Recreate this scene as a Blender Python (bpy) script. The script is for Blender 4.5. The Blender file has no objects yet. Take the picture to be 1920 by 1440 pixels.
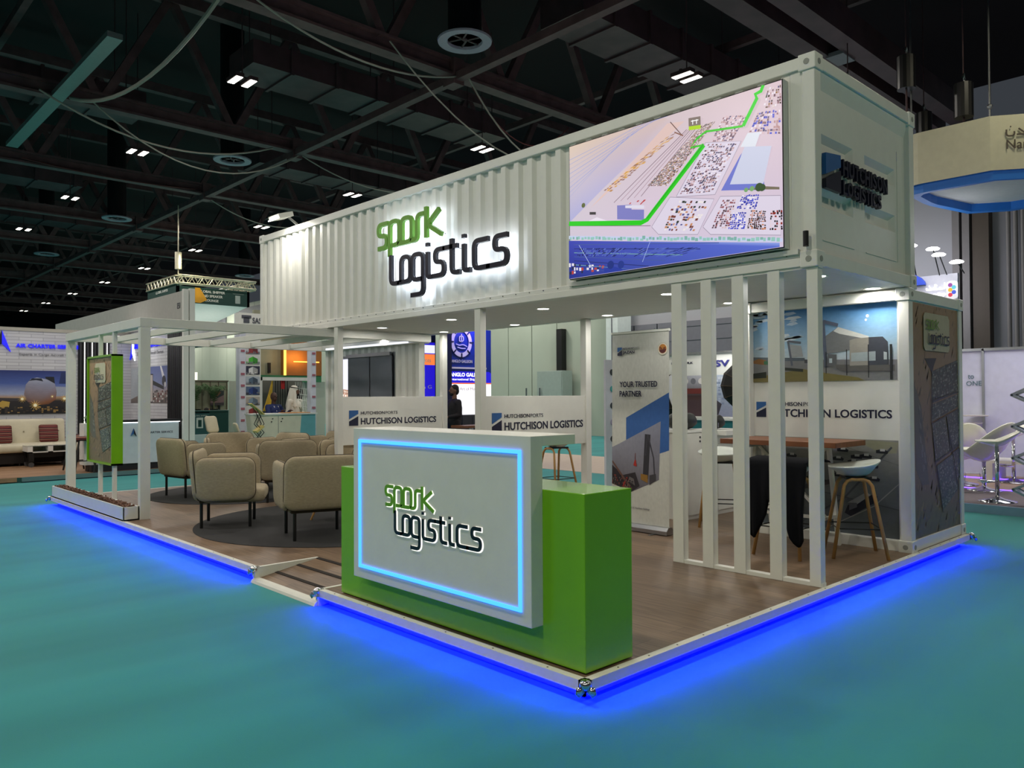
import bpy, bmesh, math, random
from mathutils import Vector, Matrix
random.seed(7)
S = bpy.context.scene
COL = S.collection
PI = math.pi
H = 0.125          # top of the stand platform above the hall carpet

# ---------------------------------------------------------------- camera
def make_camera():
    yaw, pit, roll = 0.813733053, 0.0152119441, -0.00543585877
    fw = Vector((math.cos(yaw)*math.cos(pit), math.sin(yaw)*math.cos(pit), math.sin(pit)))
    r = Vector((math.sin(yaw), -math.cos(yaw), 0)); u = r.cross(fw)
    c, s = math.cos(roll), math.sin(roll)
    r2 = r*c + u*s; u2 = u*c - r*s
    cd = bpy.data.cameras.new('camera'); co = bpy.data.objects.new('camera', cd); COL.objects.link(co)
    m = Matrix((( r2.x, u2.x, -fw.x, -3.10195), (r2.y, u2.y, -fw.y, -2.73637), (r2.z, u2.z, -fw.z, 1.5+H), (0,0,0,1)))
    co.matrix_world = m
    cd.sensor_width = 36; cd.lens = 1470.31/1920*36; cd.clip_start = .05; cd.clip_end = 300
    S.camera = co
make_camera()
S.view_settings.view_transform = 'Standard'; S.view_settings.look = 'None'
S.view_settings.gamma = 1; S.view_settings.use_curve_mapping = False
S.view_settings.exposure = 0.0
W = bpy.data.worlds.new('hall_ambient'); S.world = W; W.use_nodes = True
W.node_tree.nodes['Background'].inputs[0].default_value = (.75, .85, 1, 1)
W.node_tree.nodes['Background'].inputs[1].default_value = .05
LIGHTS = []
def area(name, loc, power, size, size_y=None, color=(1, 1, 1), direction=(0, 0, -1), spread=None):
    d = bpy.data.lights.new(name, 'AREA'); d.energy = power; d.color = color
    d.shape = 'RECTANGLE' if size_y else 'SQUARE'; d.size = size
    if size_y: d.size_y = size_y
    if spread: d.spread = spread
    o = bpy.data.objects.new(name, d); COL.objects.link(o); o.location = loc
    o.rotation_euler = Vector(direction).to_track_quat('-Z', 'Y').to_euler()
    LIGHTS.append(o); return o
# hall lamps: a regular grid of twin led panels 9 m up
HALL = []
for i, x in enumerate((-10, -2.6, 4.85, 12.3)):
    for y in (-7.0, 0.35, 7.6, 14.8, 22, 29.3, 36.6):
        HALL.append((x, y))
for x, y in HALL:
    p = 165
    if x < 0: p = 205
    if y < -3: p = 120
    if x > 4 and y < 2: p = 55
    if x > 4 and y < -3: p = 140
    area('hall_lamp_and_fill', (x, y, 8.85), p, .9, .5, (1.0, .93, .85) if y > 2 else ((1.0, .93, .68) if x > 0 else (1.0, .94, .78)))
for y in (9.5, 14.8, 22, 29.3, 36.6, 44, 52, 60, 70): area('hall_lamp_and_fill', (18.3, y, 8.0), 180 if y < 40 else 320, .9, .5, (1.0, .97, .86), (.25, 0, -1))  # fill row without fixtures, added to brighten the right wall

# ---------------------------------------------------------------- materials
def lin(c):
    return tuple(((max(0, v)/255)/12.92 if v/255 <= .04045 else ((v/255+.055)/1.055)**2.4) for v in c)
MATS = {}
def mat(name, rgb, rough=.5, metal=0, var=.04, scale=8, emit=None, es=0, bump=0, bscale=60, spec=.5, alpha=1, stretch=None, coat=0):
    if name in MATS: return MATS[name]
    m = bpy.data.materials.new(name); m.use_nodes = True; nt = m.node_tree; n = nt.nodes; b = n['Principled BSDF']
    c = lin(rgb)
    tc = n.new('ShaderNodeTexCoord'); mp = n.new('ShaderNodeMapping'); nt.links.new(tc.outputs['Object'], mp.inputs[0])
    if stretch: mp.inputs['Scale'].default_value = stretch
    nz = n.new('ShaderNodeTexNoise'); nz.inputs['Scale'].default_value = scale; nz.inputs['Detail'].default_value = 3
    nt.links.new(mp.outputs[0], nz.inputs['Vector'])
    rp = n.new('ShaderNodeValToRGB'); nt.links.new(nz.outputs['Fac'], rp.inputs[0])
    rp.color_ramp.elements[0].position = .3; rp.color_ramp.elements[1].position = .7
    rp.color_ramp.elements[0].color = (*[v*(1-var) for v in c], 1); rp.color_ramp.elements[1].color = (*[min(1, v*(1+var)) for v in c], 1)
    nt.links.new(rp.outputs[0], b.inputs['Base Color'])
    b.inputs['Roughness'].default_value = rough; b.inputs['Metallic'].default_value = metal
    b.inputs['Specular IOR Level'].default_value = spec; b.inputs['Coat Weight'].default_value = coat
    if alpha < 1: b.inputs['Alpha'].default_value = alpha
    if emit: b.inputs['Emission Color'].default_value = (*lin(emit), 1); b.inputs['Emission Strength'].default_value = es
    if bump:
        z = n.new('ShaderNodeTexNoise'); z.inputs['Scale'].default_value = bscale; nt.links.new(mp.outputs[0], z.inputs['Vector'])
        bp = n.new('ShaderNodeBump'); bp.inputs['Strength'].default_value = bump; bp.inputs['Distance'].default_value = .01
        nt.links.new(z.outputs['Fac'], bp.inputs['Height']); nt.links.new(bp.outputs[0], b.inputs['Normal'])
    MATS[name] = m; return m
def glow(name, rgb, es):
    if name in MATS: return MATS[name]
    m = bpy.data.materials.new(name); m.use_nodes = True; nt = m.node_tree; b = nt.nodes['Principled BSDF']
    mx_ = max(rgb); b.inputs['Base Color'].default_value = (*[v/mx_*.6 for v in rgb], 1)
    b.inputs['Emission Color'].default_value = (*rgb, 1); b.inputs['Emission Strength'].default_value = es
    MATS[name] = m; return m
def wood_floor(name, cols, board=.18, length=1.6, rough=.45, along='y'):
    m = bpy.data.materials.new(name); m.use_nodes = True; nt = m.node_tree; n = nt.nodes; b = n['Principled BSDF']; L = nt.links.new
    tc = n.new('ShaderNodeTexCoord'); mp = n.new('ShaderNodeMapping'); L(tc.outputs['Object'], mp.inputs[0])
    if along == 'y': mp.inputs['Rotation'].default_value = (0, 0, PI/2)
    br = n.new('ShaderNodeTexBrick'); L(mp.outputs[0], br.inputs['Vector'])
    br.inputs['Scale'].default_value = 1; br.inputs['Mortar Size'].default_value = .0022
    br.inputs['Brick Width'].default_value = length; br.inputs['Row Height'].default_value = board
    br.inputs['Color1'].default_value = (*lin(cols[0]), 1); br.inputs['Color2'].default_value = (*lin(cols[1]), 1)
    br.inputs['Mortar'].default_value = (*[v*.45 for v in lin(cols[0])], 1)
    nz = n.new('ShaderNodeTexNoise'); nz.inputs['Scale'].default_value = 3.5; nz.inputs['Detail'].default_value = 6
    m2 = n.new('ShaderNodeMapping'); L(mp.outputs[0], m2.inputs[0]); m2.inputs['Scale'].default_value = (1, 14, 1); L(m2.outputs[0], nz.inputs['Vector'])
    mx = n.new('ShaderNodeMix'); mx.data_type = 'RGBA'; mx.blend_type = 'MULTIPLY'; mx.inputs[0].default_value = .75
    rp = n.new('ShaderNodeValToRGB'); rp.color_ramp.elements[0].position = .3; rp.color_ramp.elements[0].color = (.45, .43, .42, 1)
    rp.color_ramp.elements[1].position = .7; L(nz.outputs['Fac'], rp.inputs[0])
    L(br.outputs[0], mx.inputs[6]); L(rp.outputs[0], mx.inputs[7]); L(mx.outputs[2], b.inputs['Base Color'])
    b.inputs['Roughness'].default_value = rough
    MATS[name] = m; return m
def brick_wall(name, c1, c2, mortar, bw=.5, bh=.075):
    m = bpy.data.materials.new(name); m.use_nodes = True; nt = m.node_tree; n = nt.nodes; b = n['Principled BSDF']; L = nt.links.new
    tc = n.new('ShaderNodeTexCoord'); sp = n.new('ShaderNodeSeparateXYZ'); cb = n.new('ShaderNodeCombineXYZ'); ad = n.new('ShaderNodeMath')
    L(tc.outputs['Object'], sp.inputs[0]); L(sp.outputs[0], ad.inputs[0]); L(sp.outputs[1], ad.inputs[1]); L(ad.outputs[0], cb.inputs[0]); L(sp.outputs[2], cb.inputs[1])
    br = n.new('ShaderNodeTexBrick'); L(cb.outputs[0], br.inputs['Vector']); br.inputs['Scale'].default_value = 1
    br.inputs['Mortar Size'].default_value = .006; br.inputs['Brick Width'].default_value = bw; br.inputs['Row Height'].default_value = bh
    for k, c in (('Color1', c1), ('Color2', c2), ('Mortar', mortar)): br.inputs[k].default_value = (*lin(c), 1)
    L(br.outputs[0], b.inputs['Base Color']); b.inputs['Roughness'].default_value = .7
    MATS[name] = m; return m
def attr_mat(name, emission=0, rough=.45):
    m = bpy.data.materials.new(name); m.use_nodes = True; nt = m.node_tree; n = nt.nodes; b = n['Principled BSDF']
    a = n.new('ShaderNodeVertexColor'); a.layer_name = 'ink'
    if emission:
        b.inputs['Base Color'].default_value = (.01, .01, .01, 1); b.inputs['Roughness'].default_value = .25
        nt.links.new(a.outputs[0], b.inputs['Emission Color']); b.inputs['Emission Strength'].default_value = emission
    else:
        nz = n.new('ShaderNodeTexNoise'); nz.inputs['Scale'].default_value = 30
        mr = n.new('ShaderNodeMapRange'); mr.inputs[3].default_value = .85; mr.inputs[4].default_value = 1.1
        mx = n.new('ShaderNodeVectorMath'); mx.operation = 'SCALE'
        nt.links.new(nz.outputs['Fac'], mr.inputs[0]); nt.links.new(mr.outputs[0], mx.inputs['Scale'])
        nt.links.new(a.outputs[0], mx.inputs[0]); nt.links.new(mx.outputs[0], b.inputs['Base Color']); b.inputs['Roughness'].default_value = rough
    MATS[name] = m; return m
WHITE = mat('white_gloss_paint', (228, 228, 222), .38, var=.02)
FLATW = mat('matt_white_board', (226, 226, 220), .6, var=.02)
GREEN = mat('apple_green_lacquer', (122, 188, 12), .22, var=.02, coat=.3)
NAVY = mat('navy_acrylic', (14, 16, 40), .3); MIDB = mat('mid_blue_acrylic', (20, 92, 158), .35)
LGREEN = mat('leaf_green_acrylic', (108, 170, 40), .35)
BLACK = mat('black_metal', (16, 16, 17), .4); CHROME = mat('chrome', (215, 215, 220), .12, 1)
ALU = mat('brushed_aluminium', (170, 172, 176), .3, 1)
PRINT = attr_mat('printed_graphic'); SCREEN = attr_mat('lit_screen_picture', .95); BRIGHT = attr_mat('backlit_picture', 1.3)
OAK = mat('oak_wood', (176, 134, 80), .5, var=.15, scale=4, stretch=(8, 8, 1))
DECK = wood_floor('grey_oak_planks', ((142, 118, 96), (122, 101, 84)))

# ---------------------------------------------------------------- mesh helpers
class M:
    def __init__(s): s.v = []; s.f = []
    def add(s, vs, fs):
        k = len(s.v); s.v += [tuple(v) for v in vs]; s.f += [tuple(i+k for i in f) for f in fs]; return s
    def box(s, x0, x1, y0, y1, z0, z1):
        return s.add([(x, y, z) for x in (x0, x1) for y in (y0, y1) for z in (z0, z1)],
                     [(0, 1, 3, 2), (4, 6, 7, 5), (0, 4, 5, 1), (2, 3, 7, 6), (0, 2, 6, 4), (1, 5, 7, 3)])
    def bar(s, p, q, w, h, up=(0, 0, 1)):
        p, q = Vector(p), Vector(q); d = (q-p).normalized(); up = Vector(up)
        if abs(d.dot(up)) > .99: up = Vector((1, 0, 0))
        a = d.cross(up).normalized()*w/2; b = a.cross(d).normalized()*h/2
        return s.add([p-a-b, p+a-b, p+a+b, p-a+b, q-a-b, q+a-b, q+a+b, q-a+b],
                     [(3, 2, 1, 0), (4, 5, 6, 7), (0, 1, 5, 4), (1, 2, 6, 5), (2, 3, 7, 6), (3, 0, 4, 7)])
    def cyl(s, p, q, r, r2=None, n=12):
        p, q = Vector(p), Vector(q); d = (q-p).normalized(); r2 = r if r2 is None else r2
        a = d.orthogonal().normalized(); b = d.cross(a)
        ring = lambda c, rr: [c+a*math.cos(t*2*PI/n)*rr+b*math.sin(t*2*PI/n)*rr for t in range(n)]
        return s.add(ring(p, r)+ring(q, r2), [(i, (i+1) % n, n+(i+1) % n, n+i) for i in range(n)]+[tuple(range(n))[::-1], tuple(range(n, 2*n))])
    def tube(s, pts, r, n=8, closed=False):
        P = [Vector(p) for p in pts]; m = len(P); vs = []; a = None
        for i, p in enumerate(P):
            d = (P[(i+1) % m]-P[i-1]) if closed or 0 < i < m-1 else (P[1]-P[0] if i == 0 else P[-1]-P[-2])
            d.normalize()
            a = d.orthogonal().normalized() if a is None else (a-d*a.dot(d)).normalized()
            b = d.cross(a); vs += [p+a*math.cos(t*2*PI/n)*r+b*math.sin(t*2*PI/n)*r for t in range(n)]
        k = m if closed else m-1
        fs = [(i*n+j, i*n+(j+1) % n, ((i+1) % m)*n+(j+1) % n, ((i+1) % m)*n+j) for i in range(k) for j in range(n)]
        if not closed: fs += [tuple(range(n))[::-1], tuple(range((m-1)*n, m*n))]
        return s.add(vs, fs)
    def prism(s, pts, d):
        n = len(pts); d = Vector(d); P = [Vector(p) for p in pts]
        return s.add(P+[p+d for p in P], [tuple(range(n))[::-1], tuple(range(n, 2*n))]+[(i, (i+1) % n, n+(i+1) % n, n+i) for i in range(n)])
    def lathe(s, prof, c=(0, 0, 0), n=20, sx=1, sy=1):
        c = Vector(c); vs = []; m = len(prof)
        for r, z in prof: vs += [c+Vector((r*sx*math.cos(t*2*PI/n), r*sy*math.sin(t*2*PI/n), z)) for t in range(n)]
        return s.add(vs, [(i*n+j, i*n+(j+1) % n, (i+1)*n+(j+1) % n, (i+1)*n+j) for i in range(m-1) for j in range(n)]+[tuple(range(n))[::-1], tuple(range((m-1)*n, m*n))])
    def ball(s, c, rx, ry=None, rz=None, n=12):
        ry = ry or rx; rz = rz or rx
        pr = [(math.sin(PI*i/n), -math.cos(PI*i/n)) for i in range(1, n)]
        c = Vector(c); vs = []
        for r, z in pr: vs += [c+Vector((r*rx*math.cos(t*2*PI/n), r*ry*math.sin(t*2*PI/n), z*rz)) for t in range(n)]
        m = len(pr); k = len(vs); vs += [c-Vector((0, 0, rz)), c+Vector((0, 0, rz))]
        return s.add(vs, [(i*n+j, i*n+(j+1) % n, (i+1)*n+(j+1) % n, (i+1)*n+j) for i in range(m-1) for j in range(n)]
                     + [(k, (j+1) % n, j) for j in range(n)]+[(k+1, (m-1)*n+j, (m-1)*n+(j+1) % n) for j in range(n)])
    def pillow(s, F, w, h, r, T, bulge=.15, seg=5):
        """upholstered slab: rounded outline w x h in the frame's u,v plane, half thickness T along n"""
        def outline(ins):
            rr = max(r-ins, .004); x = w/2-ins; y = h/2-ins; out = []
            for cx, cy, a0 in ((x-rr, y-rr, 0), (-x+rr, y-rr, 90), (-x+rr, -y+rr, 180), (x-rr, -y+rr, 270)):
                out += [(cx+rr*math.cos(math.radians(a0+90*k/seg)), cy+rr*math.sin(math.radians(a0+90*k/seg))) for k in range(seg+1)]
            return out
        rings = [(.0, 0), (.004, .45), (.014, .78), (.035, .97), (.07, 1+bulge*.5), (min(w, h)*.3, 1+bulge)]
        seq = [(i, -t) for i, t in rings[::-1]]+rings[1:]
        vs = []; n = 4*(seg+1)
        for ins, t in seq: vs += [F.p(x, y, t*T) for x, y in outline(ins)]
        m = len(seq)
        return s.add(vs, [(i*n+j, i*n+(j+1) % n, (i+1)*n+(j+1) % n, (i+1)*n+j) for i in range(m-1) for j in range(n)]+[tuple(range(n))[::-1], tuple(range((m-1)*n, m*n))])
    def text(s, txt, F, x, y, w, h, depth=.003, bold=0):
        k = text_geo(txt, bold); X0, X1, Y0, Y1, V, Fc = k
        for (vx, vy, vz) in V: s.v.append(tuple(F.p(x+(vx-X0)/(X1-X0)*w, y+(vy-Y0)/(Y1-Y0)*h, (vz+.5)*depth)))
        b = len(s.v)-len(V); s.f += [tuple(i+b for i in f) for f in Fc]; return s
    def stroke(s, path, F, x, y, unit, wd, depth, corner=.22, closed=False, z0=0):
        for seg in band(path, wd/unit, corner, closed):
            pts = [F.p(x+a*unit, y+b*unit, z0) for a, b in seg]; s.prism(pts, F.n*depth)
        return s
class Fr:
    def __init__(s, o, u, v=(0, 0, 1)):
        s.o = Vector(o); s.u = Vector(u).normalized(); s.v = Vector(v).normalized(); s.n = s.u.cross(s.v)
    def p(s, a, b, c=0): return s.o+s.u*a+s.v*b+s.n*c
def AF(x, y, z): return Fr((x, y, z), (0, -1, 0))     # on a wall that faces -X, read from +Y towards -Y
def BF(x, y, z): return Fr((x, y, z), (1, 0, 0))      # on a wall that faces -Y
_tx = {}
def text_geo(txt, bold):
    if (txt, bold) in _tx: return _tx[(txt, bold)]
    c = bpy.data.curves.new('t', 'FONT'); c.body = txt; c.extrude = .5; c.offset = bold; c.resolution_u = 3
    o = bpy.data.objects.new('t', c); COL.objects.link(o)
    dg = bpy.context.evaluated_depsgraph_get(); me = bpy.data.meshes.new_from_object(o.evaluated_get(dg))
    V = [tuple(v.co) for v in me.vertices]; Fc = [tuple(p.vertices) for p in me.polygons]
    bpy.data.objects.remove(o); bpy.data.curves.remove(c); bpy.data.meshes.remove(me)
    xs = [v[0] for v in V] or [0, 1]; ys = [v[1] for v in V] or [0, 1]
    _tx[(txt, bold)] = (min(xs), max(xs), min(ys), max(ys), V, Fc); return _tx[(txt, bold)]
def rounded(path, r, closed):
    P = [Vector(p) for p in path]; n = len(P); out = []
    for i, p in enumerate(P):
        if not closed and i in (0, n-1): out.append(p); continue
        a = P[i-1]; b = P[(i+1) % n]; da = (a-p); db = (b-p); la, lb = da.length, db.length; da.normalize(); db.normalize()
        if abs(da.dot(db)+1) < .01 or r == 0: out.append(p); continue
        t = min(r, la*.49, lb*.49)
        for k in range(6):
            f = k/5; out.append((p+da*t)*(1-f)**2+p*2*f*(1-f)+(p+db*t)*f*f)
    return out
def band(path, w, corner, closed):
    P = rounded(path, corner, closed); n = len(P); L = []; R = []
    for i, p in enumerate(P):
        if closed: d = P[(i+1) % n]-P[i-1]
        else: d = P[min(i+1, n-1)]-P[max(i-1, 0)]
        d.normalize(); nn = Vector((-d.y, d.x))*w/2; L.append(p+nn); R.append(p-nn)
    rng = range(n if closed else n-1)
    return [[tuple(L[i]), tuple(R[i]), tuple(R[(i+1) % n]), tuple(L[(i+1) % n])] for i in rng]
SPARK = {'s': [[(.72, 1), (0, 1), (0, .52), (.6, .52), (.6, 0), (-.02, 0)]], 'p': [[(.82, -.42), (.82, 1), (1.5, 1), (1.5, .02), (.98, .02)]],
         'a': [[(1.42, .02), (1.68, .02), (2.36, .02), (2.36, 1), (1.68, 1), (1.68, .1)]], 'r': [[(2.3, .02), (2.72, .02), (2.72, .98), (3.22, .98)]],
         'k': [[(3.32, 1.22), (3.32, 0)], [(4.15, 1.0), (3.4, .5), (4.3, 0)]]}
LOGI = {'l': [[(0, 1.2), (0, 0), (.62, 0)]], 'o': [[(.72, 0), (.72, 1), (1.35, 1), (1.35, 0), (.5, 0)]], 'g': [[(2.2, .0), (1.5, 0), (1.5, 1), (2.2, 1), (2.2, -.6), (1.42, -.6)]],
        'i': [[(2.5, 1), (2.5, 0), (2.85, 0)], [(2.5, 1.22), (2.5, 1.36)]], 's': [[(3.62, 1), (2.98, 1), (2.98, .52), (3.52, .52), (3.52, 0), (2.8, 0)]],
        't': [[(4.0, 1.3), (4.0, 0), (4.5, 0)], [(3.5, 1), (4.35, 1)]], 'i.001': [[(4.72, 1), (4.72, 0), (5.1, 0)], [(4.72, 1.22), (4.72, 1.36)]],
        'c': [[(6.1, 1), (5.3, 1), (5.3, 0), (6.2, 0)]], 's.001': [[(7.1, 1), (6.42, 1), (6.42, .52), (7.05, .52), (7.05, 0), (6.0, 0)]]}
def tag(o, label=None, cat=None, group=None, kind=None):
    if label: o['label'] = label
    if cat: o['category'] = cat
    if group: o['group'] = group
    if kind: o['kind'] = kind
    return o
def thing(name, label, cat, loc=(0, 0, 0), rz=0, group=None):
    o = bpy.data.objects.new(name, None); COL.objects.link(o); o.location = loc; o.rotation_euler = (0, 0, rz); o.empty_display_size = .2
    return tag(o, label, cat, group)
def put(name, b, m, parent=None, local=False, bev=0, smooth=False, label=None, cat=None, group=None, kind=None, recalc=True):
    """one mesh object; vertices are world coordinates unless local"""
    me = bpy.data.meshes.new(name); off = Vector((0, 0, 0))
    if not local:
        if parent:
            off = parent.location.copy()
            if parent.parent: off += parent.parent.location
        else:
            xs = [v[0] for v in b.v]; ys = [v[1] for v in b.v]; zs = [v[2] for v in b.v]
            off = Vector(((min(xs)+max(xs))/2, (min(ys)+max(ys))/2, min(zs)))
    me.from_pydata([(v[0]-off.x, v[1]-off.y, v[2]-off.z) for v in b.v], [], b.f)
    if recalc:
        bm = bmesh.new(); bm.from_mesh(me); bmesh.ops.recalc_face_normals(bm, faces=bm.faces); bm.to_mesh(me); bm.free()
    if smooth:
        for p in me.polygons: p.use_smooth = True
    me.materials.append(m); o = bpy.data.objects.new(name, me); COL.objects.link(o)
    if parent: o.parent = parent
    else: o.location = off
    if bev:
        bv = o.modifiers.new('bevel', 'BEVEL'); bv.width = bev; bv.segments = 2; bv.limit_method = 'ANGLE'; bv.angle_limit = .7
    return tag(o, label, cat, group, kind)
def dup(root, loc, rz=None, label=None, group=None, name=None):
    r = root.copy(); COL.objects.link(r); r.location = loc
    if rz is not None: r.rotation_euler = (0, 0, rz)
    if label: r['label'] = label
    if group: r['group'] = group
    for ch in list(root.children):
        c = ch.copy(); COL.objects.link(c); c.parent = r
        for g in ch.children:
            d = g.copy(); COL.objects.link(d); d.parent = c
    return r
class Pic:
    """a flat printed or lit picture made of coloured polygons in its own u,v square"""
    def __init__(s, F, w, h, step=.0004): s.F = F; s.w = w; s.h = h; s.v = []; s.f = []; s.c = []; s.k = 0; s.step = step
    def poly(s, pts, col, new=True):
        if new: s.k += 1
        b = len(s.v); z = s.k*s.step
        cl = col if isinstance(col, list) else [col]*len(pts)
        pts = [(min(1, max(0, a)), min(1, max(0, c))) for a, c in pts]
        s.v += [tuple(s.F.p(a*s.w, c*s.h, z)) for a, c in pts]; s.f.append(tuple(range(b, b+len(pts)))); s.c.append([(*lin(q), 1) for q in cl])
        return s
    def rect(s, a, b, c, d, col, new=True): return s.poly([(a, b), (c, b), (c, d), (a, d)], col, new)
    def grad(s, stops, a=0, c=1):
        for (y0, k0), (y1, k1) in zip(stops, stops[1:]): s.poly([(a, y0), (c, y0), (c, y1), (a, y1)], [k0, k0, k1, k1], False)
        return s
    def line(s, pts, w, col, new=True):
        if new: s.k += 1
        asp = s.w/s.h
        P = [(a*asp, b) for a, b in pts]
        for q in band(P, w, .0, False): s.poly([(a/asp, b) for a, b in q], col, False)
        return s
    def yard(s, Q, nx, ny, cols, dens=.8, jit=.25, new=True):
        """little blocks in rows inside a four sided plot"""
        if new: s.k += 1
        f = lambda a, b: tuple((Q[0][i]*(1-a)+Q[1][i]*a)*(1-b)+(Q[3][i]*(1-a)+Q[2][i]*a)*b for i in (0, 1))
        for i in range(nx):
            for j in range(ny):
                if random.random() > dens: continue
                a = i/nx+random.uniform(0, jit)/nx; b = j/ny+random.uniform(0, jit)/ny; da = random.uniform(.55, 1)/nx; db = random.uniform(.55, 1)/ny
                s.poly([f(a, b), f(a+da, b), f(a+da, b+db), f(a, b+db)], random.choice(cols), False)
        return s
    def disc(s, a, b, r, col, n=20, sy=1):
        asp = s.w/s.h; s.poly([(a+r*math.cos(t*2*PI/n)/asp, b+sy*r*math.sin(t*2*PI/n)) for t in range(n)], col); return s
    def put(s, name, m, parent=None, **kw):
        b = M(); b.v = s.v; b.f = s.f; cols = s.c
        me_o = put(name, b, m, parent, recalc=False, **kw); me = me_o.data
        at = me.color_attributes.new('ink', 'FLOAT_COLOR', 'CORNER'); i = 0
        for q in cols:
            for c in q: at.data[i].color = c; i += 1
        return me_o
def spark_logo(parent_sign, F, unit, depth, gm, nm, off2, stroke=.18, prefix='letter', halo=None, base=0):
    """two lines of stroked letters; each letter a part"""
    for D, (ox, oy), m in ((SPARK, (0, 0), gm), (LOGI, off2, nm)):
        for k, paths in D.items():
            b = M(); hb = M()
            for p in paths:
                b.stroke(p, F, ox, oy, unit, unit*stroke, depth, corner=.26, z0=base)
                hb.stroke(p, F, ox, oy, unit, unit*stroke*.92, .006, corner=.26, z0=base-.008)
            put('letter_'+k.split('.')[0], b, m, parent_sign)
            if halo: put('halo_strip', hb, halo, parent_sign)
def hp_logo(b_dark, b_mid, F, x, y, s):
    """the square cut by a slanting white band"""
    b_mid.prism([F.p(x, y+s*1.45), F.p(x, y+s*.62), F.p(x+s, y+s*1.12), F.p(x+s, y+s*1.45)][::-1], F.n*.003)
    b_dark.prism([F.p(x, y), F.p(x+s, y), F.p(x+s, y+s*.9), F.p(x, y+s*.42)], F.n*.003)

# ================================================================ THE SETTING
def carpet():
    m = bpy.data.materials.new('teal_carpet'); m.use_nodes = True; nt = m.node_tree; n = nt.nodes; b = n['Principled BSDF']; L = nt.links.new
    tc = n.new('ShaderNodeTexCoord'); mp = n.new('ShaderNodeMapping'); L(tc.outputs['Object'], mp.inputs[0]); mp.inputs['Rotation'].default_value = (0, 0, .25); mp.inputs['Scale'].default_value = (.22, 1.1, 1)
    nz = n.new('ShaderNodeTexNoise'); nz.inputs['Scale'].default_value = 1.1; nz.inputs['Detail'].default_value = 2; L(mp.outputs[0], nz.inputs['Vector'])
    rp = n.new('ShaderNodeValToRGB'); L(nz.outputs['Fac'], rp.inputs[0])
    rp.color_ramp.elements[0].position = .35; rp.color_ramp.elements[1].position = .65
    rp.color_ramp.elements[0].color = (*lin((34, 128, 128)), 1); rp.color_ramp.elements[1].color = (*lin((40, 142, 142)), 1)
    L(rp.outputs[0], b.inputs['Base Color']); b.inputs['Roughness'].default_value = .85; b.inputs['Specular IOR Level'].default_value = .2
    b.inputs['Sheen Weight'].default_value = .15
    f = n.new('ShaderNodeTexNoise'); f.inputs['Scale'].default_value = 220; L(tc.outputs['Object'], f.inputs['Vector'])
    mx = n.new('ShaderNodeMath'); mx.operation = 'MULTIPLY_ADD'; mx.inputs[1].default_value = .05; L(f.outputs['Fac'], mx.inputs[0])
    m3 = n.new('ShaderNodeMath'); m3.operation = 'MULTIPLY'; m3.inputs[1].default_value = 1.0; L(nz.outputs['Fac'], m3.inputs[0]); L(m3.outputs[0], mx.inputs[2])
    bp = n.new('ShaderNodeBump'); bp.inputs['Strength'].default_value = .35; bp.inputs['Distance'].default_value = .06
    L(mx.outputs[0], bp.inputs['Height']); L(bp.outputs[0], b.inputs['Normal'])
    MATS['teal_carpet'] = m; return m
put('floor', M().box(-30, 21, -14, 110, -.05, 0), carpet(), kind='structure')
put('ceiling', M().box(-30, 30, -14, 110, 13.2, 13.3), mat('black_deck', (28, 10, 14), .8), kind='structure')
HW = mat('pale_green_wall_panel', (176, 184, 170), .6, var=.05, scale=.6); GW = mat('grey_wall_panel', (150, 150, 158), .6, var=.06, scale=.5)
b = M(); y = 17.0
while y < 100: b.box(21, 21.15, y+.02, y+1.48, 0, 8.2); y += 1.5
put('wall_right', b, HW, kind='structure')
b = M(); b.box(21.1, 21.25, -14, 16.98, 0, 8.2); put('wall_right_end', b, GW, kind='structure')
b = M()
for k in range(10):
    yy = 6.2+k*1.08
    b.box(20.95, 21.1, yy, yy+1.02, 0, 4.3)
    for z in (1.0, 2.0, 3.0, 3.6, 4.1): b.box(20.93, 20.96, yy+.08, yy+.94, z, z+.04)
put('trim_1', b, mat('grey_quilted_partition', (104, 104, 114), .7), kind='structure')
b = M()
for yy in (4.55, 4.3): b.box(20.7, 21.1, yy-.09, yy+.09, 0, 8.2)
for k in range(9): b.cyl((20.8, 3.3-k*.17, 0), (20.8, 3.3-k*.17, 8.2), .055)
put('trim_2', b, mat('wall_column_and_pipes', (116, 112, 114), .5), kind='structure')
b = M().box(20.75, 21.1, 3.75, 4.15, 0, 8.2); put('trim_3', b, mat('brown_wall_column', (72, 62, 54), .6), kind='structure')
b = M().box(19.6, 20.4, 15.6, 16.15, 0, 8.2); put('trim_4', b, mat('pale_column', (214, 222, 222), .5), kind='structure')
b = M().box(-30, 30, 100, 100.2, 0, 13); put('wall_far', b, mat('black_far_wall', (16, 16, 18), .8), kind='structure')
# grey band high on the wall, and pipes on it
b = M()
for k in range(7):
    b.box(20.9, 21, 26+k*9, 33.5+k*9, 5.6, 7.9)
put('trim_5', b, mat('grey_wall_box_panel', (104, 106, 112), .6), kind='structure')
t = thing('wall_duct', 'thin dark vertical pipe climbing the pale wall above the grey cabinet', 'pipe', (20.85, 19.6, 2.4))
put('pipe', M().box(20.7, 20.98, 19.45, 19.75, 2.45, 4.4), BLACK, t)

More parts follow.
